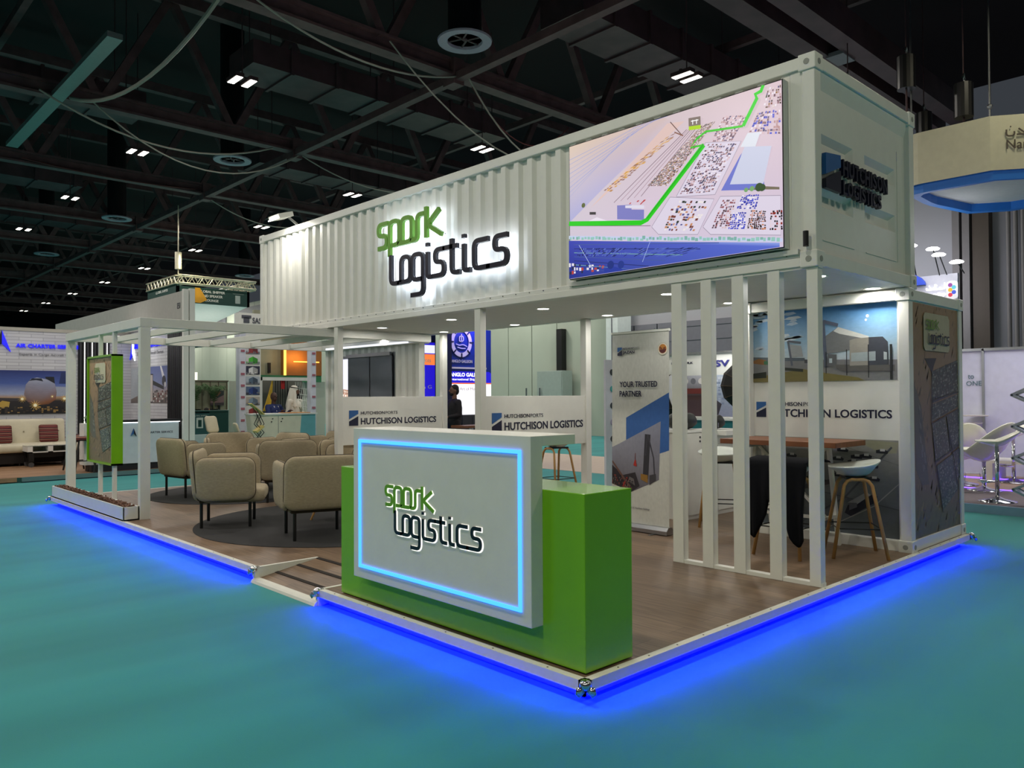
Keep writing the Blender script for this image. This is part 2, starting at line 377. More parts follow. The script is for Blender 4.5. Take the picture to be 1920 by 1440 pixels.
# ---------------------------------------------------------------- roof steelwork
ST = mat('dark_painted_steel', (98, 72, 74), .6, var=.25, scale=3); ST2 = mat('dark_duct_metal', (76, 54, 58), .5, var=.3, scale=2)
TY = [(4.4, 'nearest, over the container roof'), (11.3, 'second from the camera'), (18.9, 'third from the camera'), (25.6, 'fourth from the camera'), (32.8, 'fifth from the camera'), (39.5, 'sixth from the camera'), (46.2, 'seventh from the camera'), (53, 'eighth from the camera'), (60, 'ninth from the camera'), (67, 'tenth from the camera'), (74, 'farthest one seen')]
for i, (y, w) in enumerate(TY):
    if i == 0: continue
    t = thing('roof_truss', 'dark steel roof truss with v shaped webs, '+w, 'truss', (8.35, y, 9.0), group='roof trusses across the hall')
    b = M(); b.box(-16, 21, y-.16, y+.16, 9.0, 9.06); b.box(-16, 21, y-.16, y+.16, 9.32, 9.38); b.box(-16, 21, y-.03, y+.03, 9.06, 9.32)
    put('bottom_chord', b, ST, t)
    put('top_chord', M().box(-16, 21, y-.14, y+.14, 12.3, 12.6), ST, t)
    k = 0; x = 6.44-3.5*6
    while x < 20:
        for sx in (-1, 1):
            if k % 1 == 0: put('web_member', M().bar((x+sx*.12, y, 9.35), (x+sx*1.7, y, 12.35), .2, .2), ST, t)
        x += 3.5; k += 1
t = thing('roof_beam', 'long dark steel beam joining the trusses along the hall', 'beam', (8.35, 40, 8.9))
put('beam', M().box(8.25, 8.45, -14, 98, 8.88, 9.06), ST, t)
b = M()
for y, _ in TY: b.box(8.2, 8.5, y-.2, y+.2, 8.8, 9.4)
put('joint_plate', b, ST, t)
t = thing('roof_beam', 'pair of broad dark overhead girders with square hatches above the stand roof', 'beam', (12, 4.4, 9))
b = M(); b.box(6, 21, 4.15, 4.55, 9, 9.5); b.box(6, 21, 4.85, 5.35, 9, 9.5); b.box(6, 21, 4.15, 5.35, 9.5, 9.6); put('girder', b, ST2, t)
put('hatch', M().box(13.6, 14.2, 4.52, 4.9, 8.96, 9.05), mat('pale_hatch', (120, 122, 128), .5), t)
# secondary purlins and ducts
for k, (x, w) in enumerate(((1.2, 'left of the long beam'), (15.6, 'near the right wall'), (-5.5, 'at the far left of the roof'))):
    put('roof_purlin', M().box(x-.08, x+.08, -5, 98, 10.9, 11.1), ST, label='thin dark steel purlin running along the roof, '+w, cat='beam')
for (x0, x1, y0, y1, z0, z1, w) in ((-16, 4.5, 20.2, 21.4, 9.6, 10.2, 'crossing above the left stand'), (9.5, 20.8, 8.3, 9.6, 9.9, 10.6, 'slung above the container roof'), (5.5, 14, 15.6, 17, 9.9, 10.5, 'between the second and third trusses'),
                              (-14, 5.5, 30.2, 31.6, 9.7, 10.4, 'over the lounge sign'), (9.2, 20.5, 23, 24.3, 9.8, 10.4, 'between the third and fourth trusses on the right'), (-16, 12, 37.4, 38.8, 9.7, 10.4, 'far behind the lounge sign'), (-16, 4, 12.6, 14, 10.2, 10.9, 'nearest one on the left')):
    b = M().box(x0, x1, y0, y1, z0, z1)
    x = x0+1
    while x < x1: b.box(x, x+.08, y0-.05, y1+.05, z0-.05, z1+.05); x += 1.3
    for xx in (x0+.5, (x0+x1)/2, x1-.5): b.cyl((xx, y0+.1, z1), (xx, y0+.1, 13.2), .015, n=5); b.cyl((xx, y1-.1, z1), (xx, y1-.1, 13.2), .015, n=5)
    put('air_duct', b, ST2, label='broad dark rectangular air duct with flanges, '+w, cat='duct')
b = M().bar((1.97, 14.4, 9.05), (1.97, 23.9, 9.05), .3, .12); put('cable_tray', b, mat('galvanised_tray', (150, 160, 158), .4, .6), label='bright galvanised cable tray hanging high on the left', cat='tray')
for i, (x, y, w) in enumerate(((7.35, 9.7, 'large one right above the stand'), (7.3, 20.9, 'second along the row'), (7.2, 31.8, 'third along the row'), (7.1, 42.7, 'fourth along the row'), (17.8, 43, 'small far one above the container end'))):
    t = thing('air_diffuser', 'round grey rimmed ceiling diffuser, '+w, 'vent', (x, y, 9), group='round ceiling diffusers')
    put('rim', M().lathe([(.36, .06), (.37, 0), (.56, -.01), (.57, .03), (.48, .08), (.36, .06)], n=36), mat('diffuser_rim', (160, 156, 172), .5), t, local=True)
    put('drum', M().lathe([(.34, .08), (.35, .1), (.36, 4.18), (.1, 4.2)], n=28), BLACK, t, local=True)
    b = M()
    for k in range(6): a = k*PI/3; b.bar((.1*math.cos(a), 0*math.sin(a), .05), (.36*math.cos(a), .36*math.sin(a), .05), .04, .02)
    b.ball((0, 0, .05), .06, .06, .04); put('vane', b, ST2, t, local=True)
# twin led lamps
LE = glow('hall_led', (1, .97, .82), 9)
def lamp_at(x, y, label, z=9):
    t = thing('twin_led_lamp', label, 'ceiling light', (x, y, z), group='twin led lamps under the roof')
    for s in (-1, 1):
        h = put('lamp_head', M().box(s*.17-.1, s*.17+.1, -.27, .27, .0, .09), ST2, t, local=True)
        put('lens', M().box(s*.17-.075, s*.17+.075, -.25, .25, -.01, .0), LE, h, local=True)
    put('hanger', M().cyl((0, 0, .1), (0, 0, 4.2), .015, n=6).box(-.27, .27, -.03, .03, .09, .12), ST2, t, local=True)
names = ['nearest row', 'second row', 'third row', 'fourth row', 'fifth row', 'sixth row', 'seventh row', 'eighth row', 'ninth row', 'tenth row', 'farthest row']
for i, y in enumerate((7.6, 14.8, 22, 29.3, 36.6, 44, 51.3, 58.6, 66, 73.3)):
    if i > 0: lamp_at(4.85, y, 'bright pair of led lamps hanging in the left column, '+names[i])
    lamp_at(12.3, y, 'bright pair of led lamps hanging in the right column, '+names[i])
# slack cables
CB = mat('pale_cable', (150, 148, 138), .6); RC = mat('red_cable', (90, 24, 24), .6)
def sag(p, q, d, n=14):
    p, q = Vector(p), Vector(q); return [p.lerp(q, i/n)+Vector((0, 0, -d*4*(i/n)*(1-i/n))) for i in range(n+1)]
for p, q, d, r, w, m in (((3.2, 11, 9.1), (8.4, 11.1, 9.0), .5, .022, 'along the near truss to the first joint', CB), ((8.4, 10.9, 9.0), (13.4, 11, 8.9), 1.5, .02, 'sagging right of the near joint', CB), ((6.3, 10.9, 9.1), (14.5, 10.8, 8.9), 1.7, .018, 'deepest loop near the container roof', CB),
                         ((1.5, 18.5, 9.0), (7.5, 18.6, 8.9), .7, .025, 'under the third truss', CB), ((2.6, 18.4, 9), (8.4, 18.7, 8.9), 1.1, .02, 'double loop under the third truss', CB), ((3.1, 10.2, 9.8), (2.2, 18.6, 9.0), 1.0, .045, 'thick one dropping to the third truss', CB),
                         ((8.4, 25.5, 8.9), (13.5, 25.4, 8.9), .7, .02, 'under the fourth truss', CB), ((9, 11.4, 9), (12.6, 11.6, 8.9), .9, .014, 'red one by the near joint', RC), ((2.5, 25.3, 9.1), (7.9, 25.4, 9.1), .12, .02, 'red one on the fourth truss', RC), ((8.4, 18.8, 9), (14, 18.6, 8.9), .6, .02, 'right of the third joint', CB)):
    put('slack_cable', M().tube(sag(p, q, d), r, 6), m, label='slack overhead cable, '+w, cat='cable')
for x, y, z, w in ((13.3, 4.3, 7.9, 'nearest the container'), (13.2, 3.1, 8.0, 'above the round blue hanging sign'), (16.5, 3.9, 7.9, 'small one between the two'), (13.6, 2.2, 7.3, 'at the right edge')):
    t = thing('chain_hoist', 'dark cylindrical chain hoist hanging at upper right, '+w, 'hoist', (x, y, z))
    put('motor', M().cyl((0, 0, -.35), (0, 0, .3), .17, n=16), BLACK, t, local=True); put('hook', M().tube([(0, 0, .3), (.07, 0, .4), (0, 0, .5), (-.06, 0, .42)], .025, 6), ALU, t, local=True)
    put('chain', M().cyl((0, 0, -1.3), (0, 0, -.35), .018, n=6).cyl((0, 0, .5), (0, 0, 13.2-z), .012, n=6), ST2, t, local=True)

# ================================================================ THE STAND PLATFORM
PX, PY = 6.21, 10.83; R0, R1 = 2.765, 3.875
plat = thing('stand_platform', 'low raised wood plank platform with a white edge glowing blue below', 'platform', (3, 5, 0))
b = M(); b.box(.62, PX-.05, .05, PY-.05, .09, H); b.box(.05, .62, .05, R0-.02, .09, H); b.box(.05, .62, R1+.02, PY-.05, .09, H)
put('deck', b, DECK, plat)
EDG = mat('white_edge_trim', (222, 222, 214), .45, var=.03)
for q in ((0, .05, 0, R0, .07, H+.002), (0, .05, R1, PY, .07, H+.002), (0, PX, 0, .05, .07, H+.002), (PX-.05, PX, 0, PY, .07, H+.002), (0, PX, PY-.05, PY, .07, H+.002)):
    put('edge_trim', M().box(*q), EDG, plat)
put('riser', M().box(.09, .11, .09, R0, 0, .09).box(.09, .11, R1, PY-.09, 0, .09).box(.09, PX-.09, .09, .11, 0, .09).box(PX-.11, PX-.09, .09, PY-.09, 0, .09).box(.09, PX-.09, PY-.11, PY-.09, 0, .09), EDG, plat)
BLED = glow('blue_led', (.0, .0, 1), 190)
for q in ((.055, .075, .06, R0-.03), (.055, .075, R1+.03, PY-.06)):
    put('led_strip', M().box(q[0], q[1], q[2], q[3], .058, .068), BLED, plat)
put('led_strip', M().box(.06, PX-.06, .055, .075, .058, .068), BLED, plat)
# ramp
rp = put('ramp', M().prism([(.03, R0+.02, .03), (.62, R0+.02, H), (.62, R0+.02, .05), (.03, R0+.02, 0)], (0, R1-R0-.04, 0)), DECK, plat)
put('ramp_nosing', M().prism([(-.03, R0, .0), (-.02, R0, .02), (.0, R0, .034), (.04, R0, .038), (.05, R0, .0)], (0, R1-R0, 0)), EDG, plat)
for y0 in (R0, R1):
    put('ramp_cheek', M().prism([(0, y0-.02, 0), (0, y0-.02, H+.003), (.63, y0-.02, H+.003), (.63, y0-.02, H-.02), (.03, y0-.02, 0)], (0, .035, 0)), EDG, plat)
for xx in (.2, .41, .61):
    zz = .03+(xx-.03)/.59*(H-.03)+.002
    put('grip_strip', M().prism([(xx-.016, R0+.03, zz-.003), (xx+.016, R0+.03, zz+.003), (xx+.016, R0+.03, zz+.007), (xx-.016, R0+.03, zz+.001)], (0, R1-R0-.06, 0)), mat('dark_grip_strip', (30, 22, 18), .9), plat)
b = M()
for k in range(24):
    for q in ((.025, .3+k*.45), (.3+k*.28, .025)):
        if q[1] < PY and q[0] < PX and not (R0-.05 < q[1] < R1+.05): b.cyl((q[0], q[1], H), (q[0], q[1], H+.0035), .006, n=8)
put('screw_head', b, mat('dark_screw', (70, 60, 50), .5), plat)
for x, y, a, w in ((0, 0, 45, 'at the nearest platform corner below the green box'), (0, R0, 0, 'at the near side of the ramp'), (0, R1, 0, 'at the far side of the ramp'), (0, PY, -45, 'at the far left platform corner by the planter'), (PX, 0, 135, 'at the right platform corner by the map wall')):
    t = thing('corner_protector', 'chrome corner protector clamped '+w, 'corner cap', (x, y, H), math.radians(a))
    b = M().ball((.0, 0, -.012), .034, .034, .03)
    for s in (-1, 1):
        b.prism([(-.012, s*.012, -.02), (-.018, s*.05, -.018), (-.03, s*.056, -.05), (-.026, s*.034, -.07), (-.016, s*.006, -.045)], (-.006, 0, 0))
        b.box(.0, .045, s*.006, s*.024, -.0, .006)
    put('cap', b, CHROME, t, local=True, smooth=True)

# rugs
for x, y, r, w in ((2.0, 5.6, 1.74, 'under the nearer ring of armchairs'), (2.35, 9.2, 1.42, 'under the farther ring of armchairs')):
    put('round_rug', M().cyl((x, y, H), (x, y, H+.006), r, n=72), mat('charcoal_rug', (44, 44, 46), .9, var=.08, scale=40, bump=.3, bscale=300), label='large round charcoal rug '+w, cat='rug', group='round rugs')

# ================================================================ UPPER CONTAINER
CX0, CX1, CY0, CY1, CZ0, CZ1 = 2.81, 4.87, .06, 9.62, 2.635, 4.30
up = thing('shipping_container', 'long white corrugated container raised on posts over the stand', 'container', (3.84, 4.84, CZ0))
def castings(t, x0, x1, y0, y1, z0, z1, s=.13, sz=.12):
    for x in (x0, x1):
        for y in (y0, y1):
            for z in (z0, z1):
                sx = 1 if x == x0 else -1; sy = 1 if y == y0 else -1; s2 = 1 if z == z0 else -1
                X = sorted((x-sx*.012, x+sx*s)); Y = sorted((y-sy*.012, y+sy*s)); Z = sorted((z-s2*.012, z+s2*sz))
                b = M().box(*X, *Y, *Z)
                put('corner_casting', b, WHITE, t, bev=.008)
                if x == x0 or y == y0:
                    h = M()
                    if x == x0: h.cyl((X[0]-.003, (Y[0]+Y[1])/2, (Z[0]+Z[1])/2), (X[0]+.01, (Y[0]+Y[1])/2, (Z[0]+Z[1])/2), .024, n=16)
                    if y == y0: h.cyl(((X[0]+X[1])/2, Y[0]-.003, (Z[0]+Z[1])/2), ((X[0]+X[1])/2, Y[0]+.01, (Z[0]+Z[1])/2), .024, n=16)
                    put('casting_hole', h, mat('hole_shade_grey', (150, 152, 146), .6), t)  # flat grey disc; the shade inside the hole is put into its colour
castings(up, CX0, CX1, CY0, CY1, CZ0, CZ1)
for x in (CX0, CX1-.1):
    put('top_rail', M().box(x, x+.1, CY0+.1, CY1-.1, CZ1-.1, CZ1), WHITE, up, bev=.006)
    b = M().box(x, x+.1, CY0+.1, CY1-.1, CZ0, CZ0+.07).box(x+(.01 if x < 3 else 0), x+(.1 if x < 3 else .09), CY0+.1, CY1-.1, CZ0+.07, CZ0+.12)
    put('bottom_rail', b, WHITE, up, bev=.005)
for y in (CY0, CY1-.1):
    put('end_rail', M().box(CX0+.1, CX1-.1, y, y+.1, CZ1-.1, CZ1), WHITE, up, bev=.006)
    put('end_rail', M().box(CX0+.1, CX1-.1, y, y+.1, CZ0, CZ0+.11), WHITE, up, bev=.006)
    for x in (CX0, CX1-.11): put('corner_post', M().box(x, x+.11, y, y+.1, CZ0+.1, CZ1-.1), WHITE, up, bev=.006)
def corrugated(x, y0, y1, z0, z1, out=-1, pitch=.21, dep=.042):
    b = M(); prof = []; y = y0; k = 0
    while y < y1-.01:
        for dy, d in ((0, 0), (.35, 0), (.5, 1), (.85, 1)):
            yy = y+dy*pitch
            if yy < y1: prof.append((yy, x+out*(0 if d == 0 else dep)))
        y += pitch
    prof.append((y1, x))
    n = len(prof); vs = [(px, py, z) for z in (z0, z1) for py, px in prof]
    b.add(vs, [(i, i+1, n+i+1, n+i) for i in range(n-1)]); return b
def rail_face(x, out): return x
put('side_panel', corrugated(CX0+.065, CY0+.11, CY1-.1, CZ0+.11, CZ1-.1), WHITE, up, recalc=False)
b = corrugated(CX1-.065, CY0+.11, CY1-.1, CZ0+.11, CZ1-.1, out=1); put('side_panel', b, WHITE, up, recalc=False)
put('roof', M().box(CX0+.05, CX1-.05, CY0+.05, CY1-.05, CZ1-.04, CZ1-.02), WHITE, up)
put('soffit', M().box(CX0+.1, CX1-.1, CY0+.1, CY1-.1, CZ0+.005, CZ0+.03), FLATW, up)
b = M()
for k in range(45): b.cyl((CX0+.004, CY0+.25+k*.21, CZ0+.1), (CX0+.02, CY0+.25+k*.21, CZ0+.1), .006, n=6)
put('rivet', b, mat('dark_rivet', (60, 60, 58), .5), up)
# near end wall: framed sheet with sloping head and four pressed recesses
yE = CY0+.05; x0, x1, z0, z1 = CX0+.11, CX1-.11, CZ0+.11, CZ1-.1
rec = [(2.985, 3.61, 3.56, 3.72), (3.85, 4.52, 3.56, 3.72), (2.985, 3.61, 3.13, 3.29), (3.85, 4.52, 3.13, 3.29)]
xs = sorted({x0, x1, *[q[0] for q in rec], *[q[1] for q in rec]}); zs = sorted({z0, z1-.13, *[q[2] for q in rec], *[q[3] for q in rec]})
b = M()
for i in range(len(xs)-1):
    for j in range(len(zs)-1):
        cx, cz = (xs[i]+xs[i+1])/2, (zs[j]+zs[j+1])/2
        if any(q[0] < cx < q[1] and q[2] < cz < q[3] for q in rec): continue
        b.add([(xs[i], yE, zs[j]), (xs[i+1], yE, zs[j]), (xs[i+1], yE, zs[j+1]), (xs[i], yE, zs[j+1])], [(0, 1, 2, 3)])
b.add([(x0, yE, z1-.13), (x1, yE, z1-.13), (x1, yE-.035, z1), (x0, yE-.035, z1)], [(0, 1, 2, 3)])
for a, c, d, e in rec:
    i = .05; D = .045
    o = [(a, yE, d), (c, yE, d), (c, yE, e), (a, yE, e)]; n_ = [(a+i, yE+D, d+i*.6), (c-i, yE+D, d+i*.6), (c-i, yE+D, e-i), (a+i, yE+D, e-i)]
    b.add(o+n_, [(4, 5, 6, 7), (0, 1, 5, 4), (1, 2, 6, 5), (2, 3, 7, 6), (3, 0, 4, 7)])
b.box(3.03, 3.62, yE-.006, yE, 2.86, 2.868); b.box(3.86, 4.54, yE-.006, yE, 2.86, 2.868); b.box(4.57, 4.575, yE-.006, yE, 2.86, 3.9); b.box(2.93, 2.96, yE-.012, yE, z0, z1-.1)
put('end_panel', b, WHITE, up)
put('end_panel', M().box(CX0+.11, CX1-.11, CY1-.06, CY1-.05, CZ0+.11, CZ1-.1), WHITE, up)
# logo letters on the end wall
E_ = BF(0, yE, 0)
sg = thing('wall_sign', 'raised navy HUTCHISON LOGISTICS letters with blue square on the container end', 'sign', (3.6, yE, 3.3))
b = M().prism([E_.p(2.985, 3.55, .02), E_.p(3.255, 3.58, .02), E_.p(3.255, 3.48, .02), E_.p(2.985, 3.38, .02)][::-1], E_.n*.035)
put('upper_emblem', b, MIDB, sg, label='mid blue upper emblem half')
b = M().prism([E_.p(2.985, 3.33, .02), E_.p(3.255, 3.43, .02), E_.p(3.255, 3.275, .02), E_.p(2.985, 3.31, .02)][::-1], E_.n*.035)
b = M().prism([E_.p(2.985, 3.27, .02), E_.p(3.255, 3.27, .02), E_.p(3.255, 3.455, .02), E_.p(2.985, 3.345, .02)], E_.n*.035)
put('lower_emblem', b, NAVY, sg)
def spaced(sign, word, F, x, z, w, h, dep, off, m, bold=.03):
    ws = {'I': .32, 'T': .8, 'L': .75, 'S': .82, 'C': .95, 'G': 1.02, 'O': 1.08, 'N': 1, 'H': 1, 'U': .98}; tot = sum(ws.get(c, .9)+.16 for c in word)-.16; q = x
    for c in word:
        cw = ws.get(c, .9)/tot*w
        F2 = Fr(F.p(0, 0, off), F.u, F.v)
        put('letter', M().text(c, F2, q, z, cw, h, dep, bold), m, sign); q += (ws.get(c, .9)+.16)/tot*w
spaced(sg, 'HUTCHISON', E_, 3.30, 3.425, .92, .135, .035, .02, NAVY)
spaced(sg, 'LOGISTICS', E_, 3.30, 3.265, .78, .125, .035, .02, NAVY)
# backlit logo on the long side
sg = thing('illuminated_sign', 'backlit green and navy spark logistics letters on the corrugated container side', 'sign', (2.72, 4.7, 3.4))
HALO = glow('white_halo_led', (.80, .87, 1), 6)
spark_logo(sg, AF(2.72, 5.93, 3.56), .31, .045, LGREEN, NAVY, (.28, -.49), halo=HALO, prefix='letter')
b = M()
for q in ((5.85, 3.6), (5.2, 3.6), (4.7, 3.6), (5.5, 3.12), (4.9, 3.12), (4.3, 3.12), (3.6, 3.12), (4.3, 3.35)): b.cyl((2.72, q[0], q[1]), (2.84, q[0], q[1]), .006, n=6)
put('standoff_pin', b, ALU, sg)

# screen
TVF = AF(2.747, 2.59, 2.80)
tv = thing('video_screen', 'large wall screen showing an aerial port map with a green route', 'screen', (2.78, 1.45, 2.8))
put('housing', M().box(2.752, 2.83, .29, 2.60, 2.79, 4.147), FLATW, tv, bev=.004)
put('bezel', M().box(2.7495, 2.753, .292, 2.598, 2.792, 4.145), mat('dark_screen_frame', (14, 14, 16), .4), tv)
put('bracket', M().box(2.83, 2.87, .16, .27, 2.75, 4.2).box(2.79, 2.87, .2, 2.65, 2.735, 2.775), FLATW, tv)
P = Pic(TVF, 2.29, 1.336)
Q = lambda *a: a
P.poly([(0, 0), (1, 0), (1, 1), (0, 1)], [(216, 204, 226), (214, 200, 222), (222, 198, 206), (206, 196, 196)])
P.poly([(0, .43), (.19, .62), (.55, .95), (.5, 1), (0, 1)], [(176, 176, 220), (186, 180, 216), (214, 196, 204), (214, 190, 186), (222, 200, 180)])
for k in range(9): P.line([(0, .62+k*.035), (.15+.03*k, .78+k*.03), (.36+.02*k, 1)], .002+.001*(k % 3), (150, 160, 214), k == 0)
P.poly([(.12, .5), (.19, .56), (.6, .93), (.52, .95)], (226, 196, 190))
DK = [(110, 84, 70), (70, 54, 50), (150, 110, 60), (178, 140, 90), (60, 80, 60), (230, 214, 210), (124, 66, 48)]
PK = [(150, 110, 118), (190, 150, 150), (120, 90, 104), (220, 190, 196), (90, 80, 120), (240, 230, 240)]
BL = [(60, 70, 190), (80, 90, 210), (44, 50, 160), (240, 236, 250)]
P.yard([(.192, .603), (.236, .582), (.593, .881), (.517, .859)], 3, 26, [(220, 166, 80), (190, 140, 90), (150, 110, 96), (230, 196, 160)], .9)
for k in range(5): P.line([(.25+.035*k, .5), (.61+.012*k, .87)], .004, (176, 148, 160) if k % 2 else (120, 96, 110), k == 0)
P.yard([(.421, .56), (.515, .528), (.737, .871), (.674, .868)], 14, 48, DK, .95)
P.yard([(.715, .744), (.804, .717), (.871, .847), (.772, .887)], 12, 14, PK, .8)
for pl in ([(.561, .442), (.731, .402), (.841, .697), (.694, .747)], [(.443, .272), (.475, .214), (.655, .166), (.727, .372), (.531, .446)], [(.68, .207), (.712, .151), (.992, .073), (.993, .307), (.755, .379)]):
    P.line(pl+[pl[0]], .008, (160, 150, 168)); P.poly(pl, (224, 214, 232))
P.yard([(.575, .452), (.72, .42), (.825, .69), (.705, .735)], 14, 26, PK+[(70, 66, 90), (100, 70, 70)], .72)
P.yard([(.50, .23), (.64, .19), (.71, .365), (.55, .42)], 13, 12, [(120, 60, 50), (200, 140, 100), (90, 90, 150), (50, 60, 50), (240, 232, 230)], .5)
P.yard([(.715, .185), (.79, .165), (.82, .34), (.765, .355)], 7, 14, [(150, 90, 96), (220, 190, 190), (90, 60, 70)], .7)
P.yard([(.784, .163), (.854, .144), (.861, .249), (.808, .264)], 8, 9, BL, .9); P.yard([(.82, .28), (.90, .255), (.915, .34), (.845, .36)], 8, 8, BL, .8)
P.yard([(.862, .145), (.936, .117), (.937, .236), (.878, .254)], 9, 10, [(40, 24, 22), (200, 130, 90), (90, 50, 44)], .85)
P.yard([(.95, .11), (1, .1), (1, .22), (.955, .235)], 6, 8, [(30, 20, 24), (230, 210, 220), (140, 40, 30)], .9)
P.yard([(.87, .725), (.996, .677), (.997, .824), (.91, .844)], 12, 9, PK+BL[:2], .8); P.yard([(.93, .86), (1, .84), (1, .97), (.95, .975)], 8, 8, DK+PK, .7)
P.poly([(.759, .415), (.796, .405), (.935, .36), (.932, .41), (.86, .64), (.84, .61)], (110, 120, 206))
P.poly([(.796, .442), (.929, .402), (.962, .618), (.857, .655)], (206, 210, 232)); P.poly([(.84, .66), (.9, .64), (.92, .72), (.87, .735)], (226, 230, 240))
P.poly([(.845, .39), (.93, .365), (.99, .345), (.99, .36), (.93, .385)], (120, 110, 90))
for a, c2, r in ((.913, .385, .026), (.925, .378, .022), (.885, .385, .016), (.862, .385, .014)): P.disc(a, c2, r, (50, 78, 40) if r > .02 else (120, 170, 110))
P.poly([(.27, .373), (.407, .328), (.408, .40), (.345, .42), (.345, .455), (.313, .462), (.27, .472)], (128, 128, 196)); P.poly([(.313, .44), (.408, .408), (.408, .43), (.34, .452), (.313, .458)], (226, 222, 238))
P.poly([(.10, .40), (.2, .35), (.24, .36), (.16, .42)], (236, 228, 240)); P.poly([(.12, .47), (.155, .46), (.155, .44), (.12, .45)], (60, 56, 60)); P.disc(.085, .53, .018, (90, 100, 50))
P.yard([(.33, .46), (.42, .43), (.46, .47), (.36, .5)], 10, 3, [(190, 60, 60), (220, 200, 220)], .3)
P.line([(.003, .40), (.42, .285), (.44, .28)], .004, (120, 90, 110))
P.poly([(.0, .30), (1, .028), (1, .05), (0, .325)], (200, 210, 240))
P.yard([(.003, .289), (.99, .030), (.991, .055), (.003, .315)], 60, 1, [(130, 180, 170), (150, 200, 190)], 1, .5)
P.poly([(0, .288), (.99, .026), (.99, 0), (.0, 0)], [(60, 70, 180), (150, 170, 235), (90, 110, 210), (30, 46, 140)])
for k in range(7): P.line([(.03, .25-.03*k), (.75-.08*k, .085-.02*k)], .005, ((70, 90, 160), (36, 46, 110), (120, 170, 170))[k % 3], k == 0)
P.yard([(.05, .22), (.7, .07), (.55, .04), (.05, .16)], 60, 4, [(30, 40, 96), (90, 110, 190)], .5)
P.yard([(.0, .12), (.2, .06), (.2, .02), (.0, .03)], 14, 3, [(230, 226, 240), (40, 44, 66), (190, 70, 60)], .7)
P.poly([(.2, .0), (.2, .03), (.24, .045), (.29, .02), (.3, 0)], (40, 60, 160)); P.disc(.235, .055, .03, (30, 50, 130)); P.disc(.29, .045, .028, (36, 56, 140))
P.line([(.135, .05), (.06, .24)], .003, (200, 220, 250)); P.line([(.4, .04), (.45, .21)], .003, (180, 200, 250))
RT = [(.003, .428-.1), (.395, .314), (.424, .329), (.69, .733), (.636, .743), (.691, .812), (.855, .783), (.91, .929), (.904, .957), (.926, .961), (.933, .999)]
RT[0] = (.003, .425)
P.line([(.003, .416), (.395, .312), (.424, .325), (.69, .733)], .034, (34, 206, 20)); P.line([(.69, .733), (.632, .738), (.66, .785), (.70, .815), (.855, .783)], .014, (60, 200, 40)); P.line([(.855, .783), (.91, .929), (.904, .957), (.926, .965), (.935, .999)], .024, (40, 210, 30))
P.line([(.425, .335), (.69, .74)], .008, (30, 170, 30))
P.poly([(.625, .86), (.678, .85), (.677, .925), (.624, .935)], (130, 116, 108)); P.poly([(.625, .855), (.678, .843), (.678, .868), (.625, .88)], (176, 220, 20))
P.line([(.635, .91), (.668, .905)], .006, (255, 255, 255)); P.line([(.643, .915), (.643, .885)], .006, (255, 255, 255)); P.line([(.66, .912), (.66, .882)], .006, (255, 255, 255))
P.line([(.541, .947), (.593, .838)], .006, (110, 80, 76)); P.line([(.56, .87), (.6, .83)], .008, (140, 96, 80))
P.put('picture', SCREEN, tv)
put('bracket_knob', M().cyl((2.76, .12, 2.78), (2.76, .12, 2.90), .022, n=12), BLACK, tv, label='black microphone shaped fixing')

# downlights
DL = glow('downlight_lens', (1, .97, .9), 14)
nm2 = {0: 'front row', 1: 'back row'}
for i, x in enumerate((3.44, 4.6)):
    for j, y in enumerate((.35, 1.9, 3.65, 5.35, 6.97, 8.6)):
        t = thing('downlight', 'round soffit downlight, %s, %s' % (nm2[i], ('at the slatted end', 'next to the slats', 'right of the middle post', 'left of the middle post', 'by the left post', 'beyond the left post')[j]), 'downlight', (x, y, CZ0+.005), group='soffit downlights')
        put('trim_ring', M().lathe([(.062, 0), (.085, -.006), (.088, 0), (.07, .006)], n=24), WHITE, t, local=True)
        put('lens', M().cyl((0, 0, -.003), (0, 0, .003), .064, n=24), DL, t, local=True)
        area('downlight_lamp', (x, y, CZ0-.02), 5.5, .12, None, (1, .96, .88))

# flood light on the far end of the roof edge
t = thing('flood_light', 'small bright flood light clipped over the left end of the container roof', 'flood light', (2.62, 8.4, 4.36))
hd = put('lamp_head', M().bar((2.45, 8.4, 4.36), (2.68, 8.4, 4.43), .34, .07), FLATW, t)
put('lens', M().bar((2.43, 8.4, 4.325), (2.66, 8.4, 4.395), .3, .012), glow('flood_lens', (1, .96, .85), 14), hd)
put('arm', M().bar((2.66, 8.4, 4.42), (2.84, 8.4, 4.31), .03, .03), ALU, t)
area('flood_lamp', (2.55, 8.4, 4.3), 9, .25, .12, (1, .95, .85), (.35, .05, -1))

# posts
def post(name, x, y, w, d, z0, z1, label):
    t = thing(name, label, 'post', (x+w/2, y+d/2, z0)); put('shaft', M().box(x, x+w, y, y+d, z0, z1), WHITE, t, bev=.003)
    put('base_plate', M().box(x-.012, x+w+.012, y-.012, y+d+.012, z0, z0+.012), WHITE, t); return t
SL = [(.027, .178, 'the corner one, rightmost'), (.347, .514, 'second in from the corner'), (.673, .843, 'the middle one of five'), (.982, 1.148, 'fourth in from the corner'), (1.286, 1.456, 'leftmost, farthest from the corner')]
scr = thing('slat_screen', 'open screen of five tall white uprights below the container corner', 'screen wall', (2.86, .75, H))
for a, c2, w in SL: put('upright', M().box(2.82, 2.90, a+.03, c2-.03, H, CZ0), WHITE, scr, bev=.003)
put('sill', M().box(2.825, 2.895, .05, 1.43, H, H+.03), WHITE, scr); put('head_rail', M().box(2.825, 2.895, .05, 1.43, CZ0-.02, CZ0), WHITE, scr)
post('support_post', 2.82, 4.06, .09, .1, H, CZ0, 'slender white square post at the middle of the container front')
post('support_post', 2.82, 7.18, .09, .1, H, CZ0, 'slender white square post where the pergola meets the container')
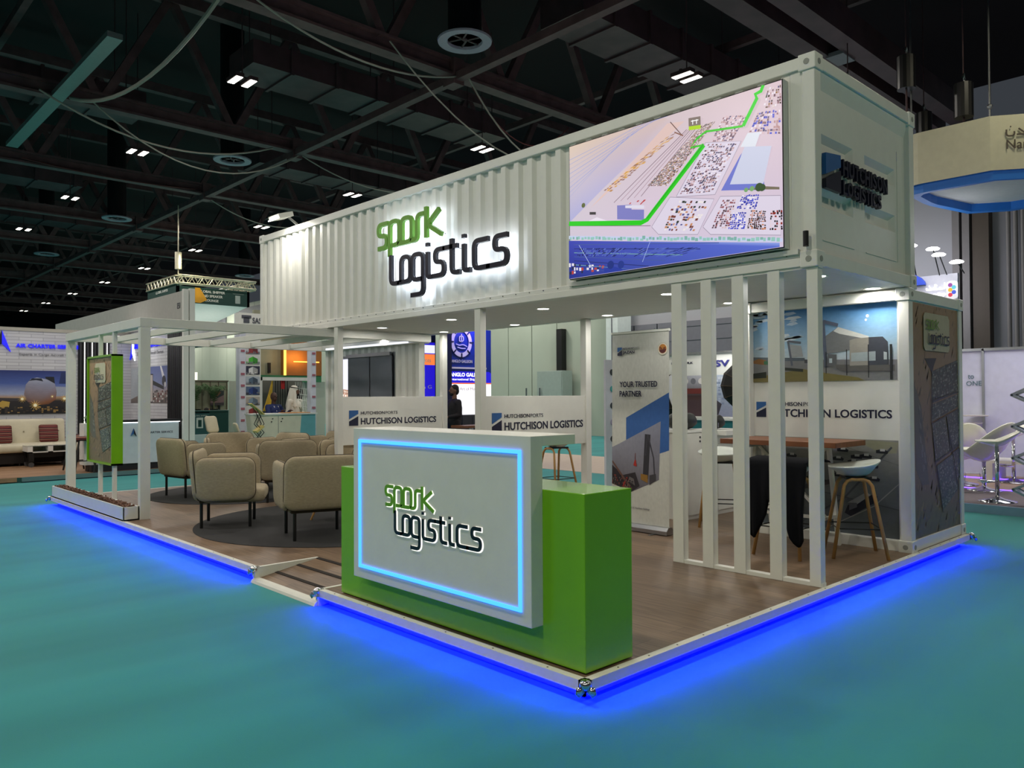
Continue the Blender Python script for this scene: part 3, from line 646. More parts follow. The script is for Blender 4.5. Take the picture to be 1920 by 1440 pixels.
post('support_post', 4.68, 4.08, .1, .1, H, CZ0, 'slender white post at the back, right end of the counter side logo panel')
post('support_post', 4.76, 7.2, .09, .09, H, CZ0, 'slender white post at the back beside the blue stand')
# half height logo boards running front to back
HD = mat('navy_vinyl', (24, 26, 56), .5); HM = mat('blue_vinyl', (44, 96, 160), .5); HG = mat('grey_vinyl', (80, 82, 92), .5)
def logo_board(y, x0, x1, z0, z1, label):
    t = thing('logo_board', label, 'panel', ((x0+x1)/2, y, z0))
    put('board', M().box(x0, x1, y, y+.05, z0, z1), FLATW, t, bev=.003)
    F = BF(0, y-.001, 0); d = M(); m = M(); g = M(); X = x0+.12
    hp_logo(d, m, F, X, 1.2, .155); g.text('PORTS', F, X+.635, 1.362, .22, .045, .003)
    put('lettering', M().text('HUTCHISON LOGISTICS', F, X+.2, 1.215, 1.4, .095, .003, .022), HD, t)
    put('lettering', M().text('HUTCHISON', F, X+.2, 1.362, .42, .045, .003, .015), HD, t); put('navy_emblem', d, HD, t); put('blue_emblem', m, HM, t); put('thin_lettering', g, HG, t)
logo_board(7.22, 2.91, 4.76, .92, 1.625, 'half height white HUTCHISON LOGISTICS board behind the armchairs, left of the middle post')
logo_board(4.1, 2.91, 4.68, 1.0, 1.625, 'half height white HUTCHISON LOGISTICS board right of the middle post, above the counter')

# ================================================================ LOWER CONTAINERS
def lower_box(name, label, y0, y1, X1=6.2):
    t = thing(name, label, 'container', ((4.7+X1)/2, (y0+y1)/2, H)); castings(t, 4.70, X1, y0, y1, H, 2.62, min(.12, X1-4.78), .11)
    for x in ((4.70, 6.1) if X1 > 5 else (4.70,)):
        put('top_rail', M().box(x, x+.1, y0+.1, y1-.1, 2.52, 2.62), WHITE, t, bev=.005)
        for y in (y0, y1-.1): put('corner_post', M().box(x, x+.1, y, y+.1, H+.1, 2.52), WHITE, t, bev=.005)
        put('bottom_rail', M().box(x, x+.1, y0+.1, y1-.1, H, H+.1), WHITE, t, bev=.005)
    for y in (y0, y1-.1):
        put('end_rail', M().box(4.8, X1-.04, y, y+.1, 2.52, 2.62), WHITE, t, bev=.005); put('end_rail', M().box(4.8, X1-.04, y, y+.1, H, H+.11), WHITE, t, bev=.005)
    put('roof', M().box(4.75, X1-.03, y0+.05, y1-.05, 2.56, 2.6), WHITE, t)
    return t
lb = lower_box('shipping_container', 'small white container box at ground level with photo prints and a satellite map', .06, 1.82)
put('back_wall', M().box(4.8, 6.1, 1.76, 1.79, H+.1, 2.52).box(6.13, 6.16, .16, 1.72, H+.1, 2.52), WHITE, lb)
WF = AF(4.78, 1.75, 0)
put('side_wall', M().box(4.781, 4.80, .14, 1.76, H+.05, 2.53), FLATW, lb)
P = Pic(AF(4.78, 1.75, 1.76), 1.55, .77)
P.grad([(0, (150, 158, 160)), (.3, (190, 204, 212)), (.55, (150, 186, 214)), (1, (40, 118, 182))])
for k in range(26):
    a = random.random()*.35; q = .42+random.random()*.55; w = random.uniform(.05, .16)
    P.poly([(a-w/2, q), (a, q-.012), (a+w/2, q+.01), (a+w*.3, q+.035), (a-w*.2, q+.03)], (206, 216, 224) if k % 2 else (180, 200, 216), k == 0)
P.disc(.82, .83, .02, (226, 226, 216)); P.disc(.81, .78, .015, (230, 230, 220))
P.poly([(0, .325), (1, .255), (1, 0), (0, 0)], (128, 128, 130)); P.poly([(0, .36), (.4, .32), (.4, .28), (0, .3)], (90, 100, 110))
P.poly([(.012, .27), (.115, .24), (.115, .31), (.06, .335), (.012, .3)], (140, 96, 50)); P.poly([(.1, .25), (.16, .24), (.16, .29), (.1, .3)], (60, 110, 80))
P.poly([(.545, .60), (.631, .712), (.83, .555), (.82, .50), (.705, .40), (.561, .36), (.535, .38)], (120, 122, 124)); P.poly([(.6, .66), (.631, .712), (.83, .565), (.82, .53), (.64, .62)], (214, 214, 210))
P.poly([(.285, .52), (.375, .49), (.39, .34), (.31, .33)], (156, 160, 164))
for q in ([(.282, .565), (.31, .22)], [(.282, .56), (.375, .53)]): P.line(q, .03, (92, 98, 112))
for q in ([(.53, .803), (.548, .18)], [(.53, .80), (.631, .735)]): P.line(q, .045, (88, 96, 116))
P.poly([(.548, .2), (.62, .19), (.62, .35), (.56, .36)], (96, 98, 102)); P.poly([(.57, .24), (.59, .24), (.59, .3), (.57, .3)], (190, 206, 214))
P.poly([(.611, .216), (.986, .191), (.986, .11), (.661, .127), (.62, .16)], (98, 96, 94)); P.poly([(.706, .195), (.828, .195), (.828, .553), (.74, .545), (.706, .526)], (152, 148, 140)); P.poly([(.828, .195), (.948, .194), (.946, .483), (.915, .552), (.828, .553)], (66, 70, 80))
P.poly([(.715, .25), (.87, .25), (.87, .37), (.715, .36)], (160, 172, 176)); P.poly([(.92, .26), (.94, .26), (.94, .35), (.92, .36)], (180, 190, 196)); P.poly([(.4, .3), (.52, .28), (.52, .24), (.4, .25)], (70, 72, 76))
P.poly([(0, 0), (0, .06), (.39, .17), (.525, .115), (.76, .04), (.8, 0)], (122, 112, 66)); P.poly([(0, .12), (.12, .145), (.12, .06), (0, .05)], (40, 44, 36)); P.poly([(.25, .16), (.39, .13), (.39, .17), (.25, .2)], (44, 48, 40))
for a, c2, d in ((.55, .39, .1), (.687, .41, .07), (.826, .46, .035), (.965, .45, .005)): P.line([(a, c2), (a, d)], .012 if a < .9 else .03, (40, 42, 46))
P.put('photo_print', PRINT, lb, label='printed photo of a port gate under a blue sky')
P = Pic(AF(4.78, 1.75, .22), 1.55, .955)
P.grad([(0, (84, 92, 98)), (.5, (100, 106, 108)), (1, (148, 146, 140))])
P.poly([(.72, 1), (.9, .86), (.99, .87), (1, .98)], (150, 148, 124))
for q, w, c2 in (([(.3, 0), (.66, .38), (.96, .93)], .02, (70, 76, 80)), ([(.5, .0), (.85, .32), (1, .56)], .012, (150, 150, 146)), ([(.2, .5), (1, .3)], .006, (60, 64, 68)), ([(.6, .95), (1, .75)], .006, (110, 112, 110)), ([(.0, .3), (.6, .55)], .05, (58, 60, 64))): P.line(q, w, c2)
P.poly([(.70, .19), (.86, .36), (.87, .42), (.80, .44), (.68, .3), (.66, .22)], (20, 24, 42)); P.poly([(.68, .33), (.8, .455), (.83, .43), (.74, .32)], (150, 152, 154)); P.poly([(.69, .25), (.74, .29), (.74, .335), (.69, .33)], (96, 98, 106))
for a, c2 in ((.65, .885), (.74, .82), (.80, .83), (.9, .885), (.62, .79), (.72, .765), (.84, .73), (.45, .7), (.5, .55), (.3, .8), (.62, .62), (.85, .6)):
    P.poly([(a-.035, c2-.02), (a+.035, c2-.024), (a+.04, c2), (a+.01, c2+.025), (a-.035, c2+.01)], (30, 32, 44)); P.poly([(a-.01, c2), (a+.02, c2), (a+.02, c2+.025), (a-.01, c2+.025)], (190, 190, 190))
P.put('photo_print', PRINT, lb, label='printed photo of a harbour with ships')
d = M(); m = M(); F = WF
hp_logo(d, m, F, .06, 1.38, .115)
m2 = M().text('PORTS', F, .60, 1.502, .2, .042, .003); put('lettering', M().text('HUTCHISON LOGISTICS', F, .215, 1.385, 1.28, .085, .003, .024), HD, lb); put('lettering', M().text('HUTCHISON', F, .215, 1.502, .37, .042, .003, .02), HD, lb)
put('navy_emblem', d, HD, lb); put('blue_emblem', m, HM, lb); put('thin_lettering', m2, HG, lb)
def sat_map(F, w, h, badge, dark=1.0):
    k = lambda c: tuple(int(v*dark) for v in c)
    P = Pic(F, w, h); P.grad([(0, k((100, 88, 70))), (.25, k((110, 94, 74))), (.6, k((128, 104, 80))), (1, k((150, 122, 96)))])
    for j in range(300):
        a, c2 = random.random(), random.random(); L_ = random.uniform(.02, .07)
        P.poly([(a, c2), (a+.015, c2-.01), (a+L_*.9, c2+L_*.6), (a+L_*.8, c2+L_*.62)], k(random.choice([(140, 116, 88), (96, 82, 64), (126, 100, 76), (84, 76, 62)])), j == 0)
    P.poly([(.03, .66), (.17, .56), (.31, .22), (.17, .22), (.05, .29)], k((86, 84, 76))); P.yard([(.06, .6), (.15, .56), (.27, .28), (.19, .28)], 3, 10, [k((110, 110, 104)), k((60, 70, 70))], .6)
    P.poly([(.25, .765), (.5, .77), (.44, .735), (.4, .70), (.36, .72)], k((40, 42, 34)))
    g = [k(c) for c in ((84, 86, 80), (64, 72, 66), (110, 112, 100), (50, 60, 54), (136, 136, 124), (74, 92, 84))]
    for Q_, nx, ny, base in (([(.40, .57), (.98, .62), (.98, .77), (.394, .71)], 22, 12, (58, 56, 46)), ([(.383, .49), (.97, .55), (.98, .61), (.40, .565)], 20, 7, (54, 58, 50)), ([(.44, .31), (.77, .35), (.68, .51), (.39, .48)], 16, 22, (80, 78, 66)),
                         ([(.78, .35), (.99, .37), (.99, .54), (.70, .51)], 12, 20, (56, 62, 54)), ([(.60, .09), (.961, .17), (.84, .336), (.473, .294)], 16, 22, (70, 82, 76)), ([(.86, .2), (1, .22), (1, .36), (.82, .34)], 8, 14, (60, 64, 56))):
        P.poly(Q_, k(base)); P.yard(Q_, nx, ny, g, .75)
    for q in ([(.39, .71), (.37, .5), (.45, .3), (.6, .08)], [(.38, .48), (.98, .54)], [(.39, .58), (.98, .62)], [(.7, .51), (.84, .33), (.96, .16)], [(.44, .31), (.98, .37)]): P.line(q, .006, k((44, 48, 42)))
    a0, a1, c0, c1 = badge; r = .03
    P.poly([(a0+r, c0), (a1-r, c0), (a1, c0+r*w/h), (a1, c1-r*w/h), (a1-r, c1), (a0+r, c1), (a0, c1-r*w/h), (a0, c0+r*w/h)], k((170, 164, 140)))
    return P
P = sat_map(BF(4.80, .075, .235), 1.31, 2.27, (.22, .78, .80, .965), 1.05); P.put('satellite_map_print', PRINT, lb, label='printed satellite map with a small spark logistics badge')
put('end_wall', M().box(4.79, 6.11, .077, .11, H+.1, 2.53), FLATW, lb)
F = BF(5.14, .056, 2.27); b1 = M(); b2 = M()
for D, (ox, oy), bb in ((SPARK, (0, 0), b1), (LOGI, (.06, -.145), b2)):
    for kk, pp in D.items():
        for p in pp: bb.stroke(p, F, ox, oy, .082, .014, .002, corner=.26)
put('badge_lettering', b1, mat('pale_green_ink', (110, 140, 60), .6), lb); put('badge_lettering', b2, HD, lb)

cb = lower_box('shipping_container', 'white corrugated container wall at the back behind the armchairs', 7.76, 10.78, 4.9)
x = 4.76
b = corrugated(x, 7.87, 8.5, H+.1, 2.52); b2 = corrugated(x, 10.42, 10.68, H+.1, 2.52); b3 = corrugated(x, 8.5, 10.42, 2.33, 2.52)
b.add(b2.v, b2.f); b.add(b3.v, b3.f); b4 = corrugated(x, 8.5, 10.42, H+.1, .9); b.add(b4.v, b4.f)
put('side_panel', b, WHITE, cb, recalc=False); put('back_wall', M().box(4.87, 4.89, 7.86, 10.68, H+.1, 2.52), WHITE, cb)
put('window_frame', M().box(4.70, 4.78, 8.46, 8.52, .9, 2.40).box(4.70, 4.78, 10.38, 10.44, .9, 2.36).box(4.70, 4.78, 8.5, 10.4, 2.33, 2.38).box(4.7, 4.78, 8.5, 10.4, .88, .93), ALU, cb)
sh = mat('charcoal_blind', (92, 98, 108), .7)
t = thing('roller_blind', 'pair of charcoal roller blinds pulled down over the container window', 'blind', (4.68, 9.3, .95))
put('blind', M().box(4.66, 4.675, 8.50, 9.16, .95, 2.34), sh, t); put('blind', M().box(4.66, 4.675, 9.2, 9.9, .95, 2.36), sh, t); put('headbox', M().box(4.64, 4.69, 8.53, 9.93, 2.34, 2.4), ALU, t)
P = Pic(AF(4.79, 10.38, .95), .9, 1.38); P.rect(0, 0, 1, 1, (228, 228, 248)); P.poly([(0, .0), (1, 0), (1, .55), (0, .6)], (176, 140, 120)); P.yard([(0, .02), (1, .02), (1, .55), (0, .58)], 30, 20, [(220, 190, 170), (140, 100, 80), (240, 230, 220)], .7)
t = thing('lit_display', 'bright lit picture inside the container window left of the blinds', 'display', (4.82, 9.9, .95)); P.put('lit_picture', BRIGHT, t); put('housing', M().box(4.795, 4.83, 9.46, 10.4, .93, 2.35), FLATW, t)

# ================================================================ PERGOLA
pg = thing('pergola', 'white open beam pergola at the left end of the stand', 'pergola', (2.4, 9.1, H))
ZT, ZB = 2.62, 2.505; YA, YB = 7.43, 10.72
put('corner_post', M().box(.205, .325, YA, YA+.09, H, ZB), WHITE, pg, bev=.003); put('corner_post', M().box(.205, .325, YB-.02, YB+.08, H, ZB), WHITE, pg, bev=.003)
put('beam', M().box(.2, .33, YA, YB+.09, ZB, ZT), WHITE, pg, bev=.003)
put('beam', M().box(.33, 4.7, YA, YA+.09, ZB, ZT), WHITE, pg, bev=.003); put('beam', M().box(.33, 4.7, YB, YB+.09, ZB, ZT), WHITE, pg, bev=.003); put('beam', M().box(4.58, 4.69, YA+.09, YB, ZB, ZT), WHITE, pg, bev=.003)
for x in (.95, 1.7, 2.45, 3.2, 3.95): put('rafter', M().box(x-.03, x+.03, YA+.09, YB, ZB+.02, ZT-.01), WHITE, pg, bev=.003)
for x in (.95, 1.7, 2.45, 3.2, 3.95): put('bracket_plate', M().box(x-.05, x+.05, YB-.012, YB, ZB+.01, ZT-.005), FLATW, pg)
t = thing('led_tube', 'slim white led tube fixed along the back beam of the pergola', 'light', (4.55, 9, 2.5)); put('tube', M().bar((4.5, 7.8, 2.52), (4.5, 10.4, 2.52), .03, .03), glow('soft_white_led', (.85, .88, 1), 1.2), t)
# planter with bark
pl = thing('planter_box', 'long low white planter trough at the pergola foot', 'planter', (.11, 9.17, H))
b = M(); X0, X1, Y0, Y1, Z1 = .015, .2, 7.45, 10.78, H+.17
b.box(X0, X0+.015, Y0, Y1, H, Z1).box(X1-.015, X1, Y0, Y1, H, Z1).box(X0, X1, Y0, Y0+.015, H, Z1).box(X0, X1, Y1-.015, Y1, H, Z1).box(X0, X1, Y0, Y1, H, H+.02)
put('trough', b, WHITE, pl, bev=.002); put('soil_bed', M().box(X0+.015, X1-.015, Y0+.015, Y1-.015, H+.1, Z1-.012), mat('dark_soil', (40, 28, 22), .95), pl)
b = M()
for k in range(900):
    c = Vector((random.uniform(X0+.03, X1-.03), random.uniform(Y0+.04, Y1-.04), Z1-.004+random.uniform(-.01, .016))); d = Vector((random.uniform(-1, 1), random.uniform(-1, 1), random.uniform(-.4, .4))).normalized()*random.uniform(.012, .028)
    b.bar(c-d, c+d, random.uniform(.01, .02), .006)
put('bark_chips', b, mat('dark_bark', (104, 74, 60), .9, var=.5, scale=30), label='dark brown bark chips filling the white planter trough', cat='bark mulch', kind='stuff')
# green framed map board on two rods
mb = thing('map_board', 'green boxed satellite map board on two slim rods under the pergola', 'sign', (.35, 8.97, .75))
put('box_frame', M().box(.17, .31, 8.43, 9.56, .73, .755).box(.17, .31, 8.43, 9.56, 2.185, 2.21).box(.17, .31, 8.43, 8.455, .73, 2.21).box(.17, .31, 9.535, 9.56, .73, 2.21).box(.2, .3, 8.45, 9.54, .75, 2.19), GREEN, mb)
P = sat_map(AF(.196, 9.53, .76), 1.07, 1.42, (.28, .72, .76, .95), 1.4); P.put('satellite_map_print', PRINT, mb)
F = AF(.178, 9.26, 1.985); b1 = M(); b2 = M()
for D, (ox, oy), bb in ((SPARK, (.02, 0), b1), (LOGI, (.02, -.10), b2)):
    for kk, pp in D.items():
        for p in pp: bb.stroke(p, F, ox, oy, .058, .0085, .002, corner=.26)
put('badge_lettering', b1, mat('pale_green_ink', (110, 140, 60), .6), mb); put('badge_lettering', b2, HD, mb)
for y in (8.47, 9.08): put('rod', M().box(.205, .25, y, y+.06, H+.0, ZB), WHITE, mb)

# ================================================================ COUNTER
ct = thing('reception_counter', 'bright green reception counter with a white glowing framed front panel', 'counter', (.28, 1.3, H))
put('body', M().box(.08, .485, .068, 2.545, H+.008, 1.094), GREEN, ct, bev=.004)
put('plinth', M().box(.1, .465, .09, 2.52, H, H+.01), mat('dark_plinth', (30, 26, 20), .7), ct)
put('front_panel', M().box(-.012, .082, .385, 2.22, .326, 1.398), WHITE, ct, bev=.003)
put('worktop', M().box(.08, .36, .385, 2.22, 1.34, 1.398), WHITE, ct, bev=.003)
put('end_support', M().box(.08, .34, 2.16, 2.22, 1.094, 1.34), WHITE, ct)
NEON = glow('cyan_neon', (.035, .21, 1.0), 3.2)
F = AF(-.012, 2.14, .403); w_, h_, t_ = 1.68, .915, .021
for q in ((0, w_, 0, t_), (0, w_, h_-t_, h_), (0, t_, t_, h_-t_), (w_-t_, w_, t_, h_-t_)):
    put('neon_tube', M().prism([F.p(q[0], q[2]), F.p(q[1], q[2]), F.p(q[1], q[3]), F.p(q[0], q[3])], F.n*.01), NEON, ct)
spark_logo(ct, AF(-.013, 1.80, .885), .125, .008, LGREEN, NAVY, (.11, -.182), stroke=.19, halo=None)
hb = M(); F = AF(-.0125, 1.80, .885)
for D, (ox, oy) in ((SPARK, (0, 0)), (LOGI, (.11, -.182))):
    for kk, pp in D.items():
        for p in pp: hb.stroke(p, F, ox+.006, oy-.003, .125, .031, .003, corner=.26)
put('lit_outline', hb, glow('logo_edge_light', (1, .98, .9), 1.15), ct)

# ================================================================ FURNITURE ON THE STAND
FAB = mat('beige_wool_fabric', (174, 160, 134), .9, var=.10, scale=30, bump=.5, bscale=260, stretch=(1, 1, 3)); PIPE = mat('brown_piping', (58, 48, 34), .8)
def armchair(label):
    t = thing('armchair', label, 'armchair', group=None)
    # local: faces +x
    b = M().pillow(Fr((.09, 0, .36), (1, 0, 0), (0, 1, 0)), .72, .70, .10, .075, .1); put('seat', b, FAB, t, local=True, smooth=True)
    b = M().box(-.27, .27, -.32, .32, .285, .33); put('seat_base', b, PIPE, t, local=True, bev=.01)
    def panel(name, F, w, h):
        put(name, M().pillow(F, w, h, .115, .05, .22, 6), FAB, t, local=True, smooth=True)
        rr = .115; x, y = w/2-.002, h/2-.002; pts = []
        for cx, cy, a0 in ((x-rr, y-rr, 0), (-x+rr, y-rr, 90), (-x+rr, -y+rr, 180), (x-rr, -y+rr, 270)): pts += [F.p(cx+rr*math.cos(math.radians(a0+15*k)), cy+rr*math.sin(math.radians(a0+15*k)), 0) for k in range(7)]
        put('piping', M().tube(pts, .007, 6, True), PIPE, t, local=True, smooth=True)
    panel('backrest', Fr((-.305, 0, .60), (0, -1, 0), (-.10, 0, 1)), .80, .57)
    for s in (-1, 1): panel('armrest', Fr((.02, s*.365, .56), (1, 0, 0), (0, s*.04, 1)), .66, .50)
    for x in (-.25, .28):
        for s in (-1, 1): put('leg', M().cyl((x, s*.28, 0), (x, s*.28, .30), .018, n=12), BLACK, t, local=True, smooth=False)
    return t
CH = [(.84, 6.36, -30, 'beige tub armchair at the left of the nearer rug, showing its side'),
      (1.2, 4.90, 72, 'beige tub armchair beside the green counter, back turned to the hall'),
      (1.6, 9.42, 8, 'leftmost beige tub armchair, nearest the map board'),
      (2.38, 7.86, 66, 'beige tub armchair standing between the two rugs, showing its back'),
      (2.6, 10.3, -112, 'farthest beige tub armchair, on the far side of the farther rug'),
      (3.1, 9.55, 195, 'beige tub armchair on the farther rug, partly hidden by a nearer one'),
      (4.0, 9.5, 190, 'beige tub armchair near the corrugated box, only its top showing'),
      (3.05, 6.95, 178, 'beige tub armchair on the right beyond the nearer rug, beside the front post'),
      (3.75, 8.3, 205, 'beige tub armchair standing before the charcoal blinds')]
a0 = armchair(CH[0][3])
for i, (x, y, a, l) in enumerate(CH):
    o = a0 if i == 0 else dup(a0, (0, 0, 0))
    z = H+.006 if (math.hypot(x-2, y-5.6) < 1.74 or math.hypot(x-2.35, y-9.2) < 1.42) else H
    o.location = (x, y, z); o.rotation_euler = (0, 0, math.radians(a)); o['label'] = l; o['group'] = 'beige armchairs in the lounge'
def coffee_table(x, y, label):
    t = thing('coffee_table', label, 'table', (x, y, H+.006))
    put('tabletop', M().cyl((0, 0, .36), (0, 0, .38), .4, n=40), BLACK, t, local=True)
    for k in range(3):
        a = k*2*PI/3+.5; put('leg', M().cyl((.2*math.cos(a), .2*math.sin(a), .36), (.36*math.cos(a), .36*math.sin(a), 0), .016, .012, 10), OAK, t, local=True)
coffee_table(1.98, 5.7, 'low round coffee table with splayed oak legs inside the nearer armchair ring'); coffee_table(2.3, 9.3, 'low round coffee table with splayed oak legs inside the farther armchair ring')

SHELL = mat('pale_grey_plastic', (214, 220, 214), .4)
def stool(label):
    t = thing('bar_stool', label, 'stool')
    b = M(); n = 32; R = [(.0, -.075), (.35, -.073), (.62, -.05), (.85, -.012), (1.0, .0)]; vs = []
    def rim(a): return .035+.045*max(0, math.cos(a))**1.5-.02*max(0, -math.cos(a))
    for side, th in ((0, 0), (1, .012)):
        for r, z in (R if side == 0 else R[::-1]):
            for k in range(n):
                a = k*2*PI/n; q = r if r > 0 else .02
                vs.append((q*.225*math.cos(a), q*.25*math.sin(a), .80+z+rim(a)*q**3+(th if side else 0)))
    m = 10; fs = [(i*n+j, i*n+(j+1) % n, (i+1)*n+(j+1) % n, (i+1)*n+j) for i in range(m-1) for j in range(n)]+[tuple(range(n))[::-1], tuple(range((m-1)*n, m*n))]
    b.add(vs, fs); put('seat', b, SHELL, t, local=True, smooth=True)
    for s in (-1, 1):
        pts = [(.235, s*.23, 0), (.12, s*.155, .66), (.09, s*.15, .70), (.05, s*.15, .715), (-.05, s*.15, .715), (-.09, s*.15, .70), (-.12, s*.155, .66), (-.235, s*.23, 0)]
        put('leg_frame', M().tube(pts, .0165, 8), OAK, t, local=True, smooth=True)
    z = .27; q = [(.187, -.2), (.187, .2), (-.187, .2), (-.187, -.2)]
    put('footrest', M().tube([(a, c, z) for a, c in q], .006, 6, True), BLACK, t, local=True)
    put('seat_mount', M().box(-.1, .1, -.15, .15, .715, .735), BLACK, t, local=True); return t
s0 = stool('pale shell bar stool with oak legs before the photo wall, right of the slats')
s0.location = (4.27, .41, H); s0.rotation_euler = (0, 0, math.radians(-55)); s0['group'] = 'oak legged bar stools'
for x, y, a, l in ((3.86, .86, 0, 'bar stool under a black jacket behind the slats'), (4.86, 2.2, 30, 'bar stool seen between the slats beside the white cabinets'), (5.45, 5.35, 85, 'bar stool seen under the logo board behind the counter')):
    dup(s0, (x, y, H), math.radians(a), l)
# black jacket
def jacket():
    b = M(); nx, nz = 26, 20; vs = []
    prof = [(.10, .55), (.14, .80), (.06, .86), (-.04, .875), (-.13, .86)]
    for s in (0, 1):
        for i in range(nx+1):
            v = i/nx; y = (v-.5)*.60-.03
            for j in range(nz+1):
                w = j/nz
                if w < .2: q = w/.2; x = .19-.47*q; z = .885+.035*math.sin(q*PI)
                else:
                    q = (w-.2)/.8; drop = .60+.1*math.sin(v*7+1)+.05*math.sin(v*17)-(.12 if .35 < v < .62 else 0)
                    x = -.275-.04*math.sin(q*2.2)-.022*math.sin(v*22+q*3)*q-.012*math.sin(v*41)*q; z = .885-drop*q
                vs.append((x+(.035 if s else 0), y*(1-.08*w), z-(.02 if s and w < .2 else 0)))
    k = (nx+1)*(nz+1); fs = []
    for s in (0, 1):
        for i in range(nx):
            for j in range(nz):
                a = s*k+i*(nz+1)+j; f = (a, a+1, a+nz+2, a+nz+1); fs.append(f if s else f[::-1])
    for j in range(nz): fs += [(j, j+1, k+j+1, k+j), (nx*(nz+1)+j, nx*(nz+1)+j+1, k+nx*(nz+1)+j+1, k+nx*(nz+1)+j)]
    for i in range(nx): fs += [(i*(nz+1), (i+1)*(nz+1), k+(i+1)*(nz+1), k+i*(nz+1)), (i*(nz+1)+nz, (i+1)*(nz+1)+nz, k+(i+1)*(nz+1)+nz, k+i*(nz+1)+nz)]
    b.add(vs, fs); o = put('jacket', b, mat('black_wool', (14, 15, 20), .95, spec=.15), local=True, smooth=True, label='black jacket hung over the bar stool behind the slats', cat='jacket')
    o.location = (3.83, .86, H+.0); return o
jacket()
# bar table
t = thing('bar_table', 'tall bar table with a brown wood top and white trestle legs behind the slats', 'table', (4.35, 1.05, H))
put('tabletop', M().box(4.02, 4.68, .47, 1.68, 1.125, 1.175), mat('walnut_top', (120, 72, 44), .45, var=.2, scale=3, stretch=(12, 1, 1)), t, bev=.003)
for y in (.72, 1.42):
    put('trestle', M().bar((4.08, y, H), (4.28, y, 1.12), .035, .045).bar((4.62, y, H), (4.42, y, 1.12), .035, .045).bar((4.06, y, 1.11), (4.64, y, 1.11), .04, .03).bar((4.14, y, .42), (4.56, y, .42), .03, .03), FLATW, t)
put('cross_bar', M().bar((4.35, .72, .42), (4.35, 1.42, 1.10), .03, .03).bar((4.35, 1.42, .42), (4.35, .72, 1.10), .03, .03).bar((4.35, .72, .42), (4.35, 1.42, .42), .03, .03), FLATW, t)
# white cabinets
t = thing('cabinet', 'white low cabinet with a lock behind the slats, left one under the dark holdall', 'cabinet', (5.12, 2.9, H))
put('body', M().box(4.82, 5.44, 2.66, 3.12, H, 1.17), FLATW, t, bev=.003); put('worktop', M().box(4.80, 5.46, 2.64, 3.14, 1.17, 1.195), WHITE, t, bev=.002)
d = put('door', M().box(4.83, 5.43, 2.64, 2.66, H+.06, 1.16), FLATW, t, bev=.002); put('lock', M().cyl((5.12, 2.635, 1.06), (5.12, 2.645, 1.06), .014, n=10).cyl((5.12, 2.635, 1.11), (5.12, 2.645, 1.11), .014, n=10), BLACK, d)
t = thing('cabinet', 'white drawer cabinet with a jutting white worktop behind the slats, right one', 'cabinet', (5.86, 2.9, H))
put('body', M().box(5.5, 6.15, 2.66, 3.12, H, 1.12), FLATW, t, bev=.003); put('worktop', M().box(5.48, 6.17, 2.5, 3.14, 1.12, 1.18), WHITE, t, bev=.003)
d = put('drawer', M().box(5.52, 6.13, 2.64, 2.66, .82, 1.0), FLATW, t, bev=.002); put('lock', M().cyl((5.7, 2.635, .93), (5.7, 2.645, .93), .014, n=10), BLACK, d)
put('door', M().box(5.52, 6.13, 2.64, 2.66, H+.06, .80), FLATW, t, bev=.002)
def bag(x, y, z, sx, sy, sz, label):
    t = thing('holdall_bag', label, 'bag', (x, y, z))
    b = M().ball((0, 0, sz*.5), sx, sy, sz*.5, 20)
    b.v = [(vx*(1+.06*math.sin(vz*40+vy*9)), vy, min(vz, sz*.9)+.008*math.sin(vx*50)) for vx, vy, vz in b.v]
    put('body', b, mat('olive_black_nylon', (26, 30, 28), .6), t, local=True, smooth=True); put('strap', M().tube([(-sx*.5, 0, sz*.85), (-sx*.2, -.03, sz*1.1), (sx*.25, -.02, sz*1.05), (sx*.5, 0, sz*.8)], .012, 6), BLACK, t, local=True)
    put('zip_pull', M().box(-.1, -.09, -sy*.98, -sy*.94, .03, .09), ALU, t, local=True)
bag(5.12, 2.9, 1.195, .26, .15, .22, 'dark holdall bag lying on the left white cabinet'); bag(5.75, 2.85, 1.18, .17, .14, .20, 'small black bag lying on the jutting white worktop')
# roll up banner
rb = thing('roll_up_banner', 'white and blue roll up banner reading YOUR TRUSTED PARTNER', 'banner', (3.9, 2.6, H))
bx, by, bw, bz, bh = 3.86, 2.985, .78, .2, 2.12
F = Fr((bx, by, bz), (0, -1, 0), (.012, 0, 1)); P = Pic(F, bw, bh)
P.rect(0, 0, 1, 1, (206, 206, 200)); P.poly([(.257, .40), (.257, .554), (1, .686), (1, .393), (.84, .374)], (58, 100, 168))
P.poly([(0, .395), (.13, .415), (.861, .539), (.83, .24), (.35, .165), (0, .20)], [(150, 150, 166), (150, 150, 166), (140, 142, 162), (120, 116, 128), (90, 84, 92), (100, 96, 104)])
P.poly([(0, .20), (.35, .165), (.5, .2), (.42, .27), (.2, .25), (.0, .3)], (52, 46, 52)); P.line([(.0, .32), (.2, .24), (.36, .18)], .012, (110, 80, 70))
P.line([(.6, .24), (.64, .47)], .035, (56, 54, 62)); P.line([(.64, .47), (.74, .35), (.76, .24)], .008, (70, 68, 78)); P.line([(.64, .47), (.60, .36)], .006, (70, 68, 78)); P.poly([(.52, .235), (.64, .22), (.64, .26), (.52, .265)], (150, 110, 50)); P.poly([(.67, .21), (.78, .235), (.78, .27), (.67, .26)], (70, 66, 72))
P.line([(.425, .37), (.42, .335)], .004, (120, 60, 60)); P.poly([(.39, .305), (.45, .30), (.435, .335), (.415, .335)], (180, 50, 44)); P.line([(.2, .19), (.28, .24)], .01, (150, 50, 46)); P.poly([(.3, .22), (.42, .2), (.4, .235), (.32, .245)], (110, 104, 106))
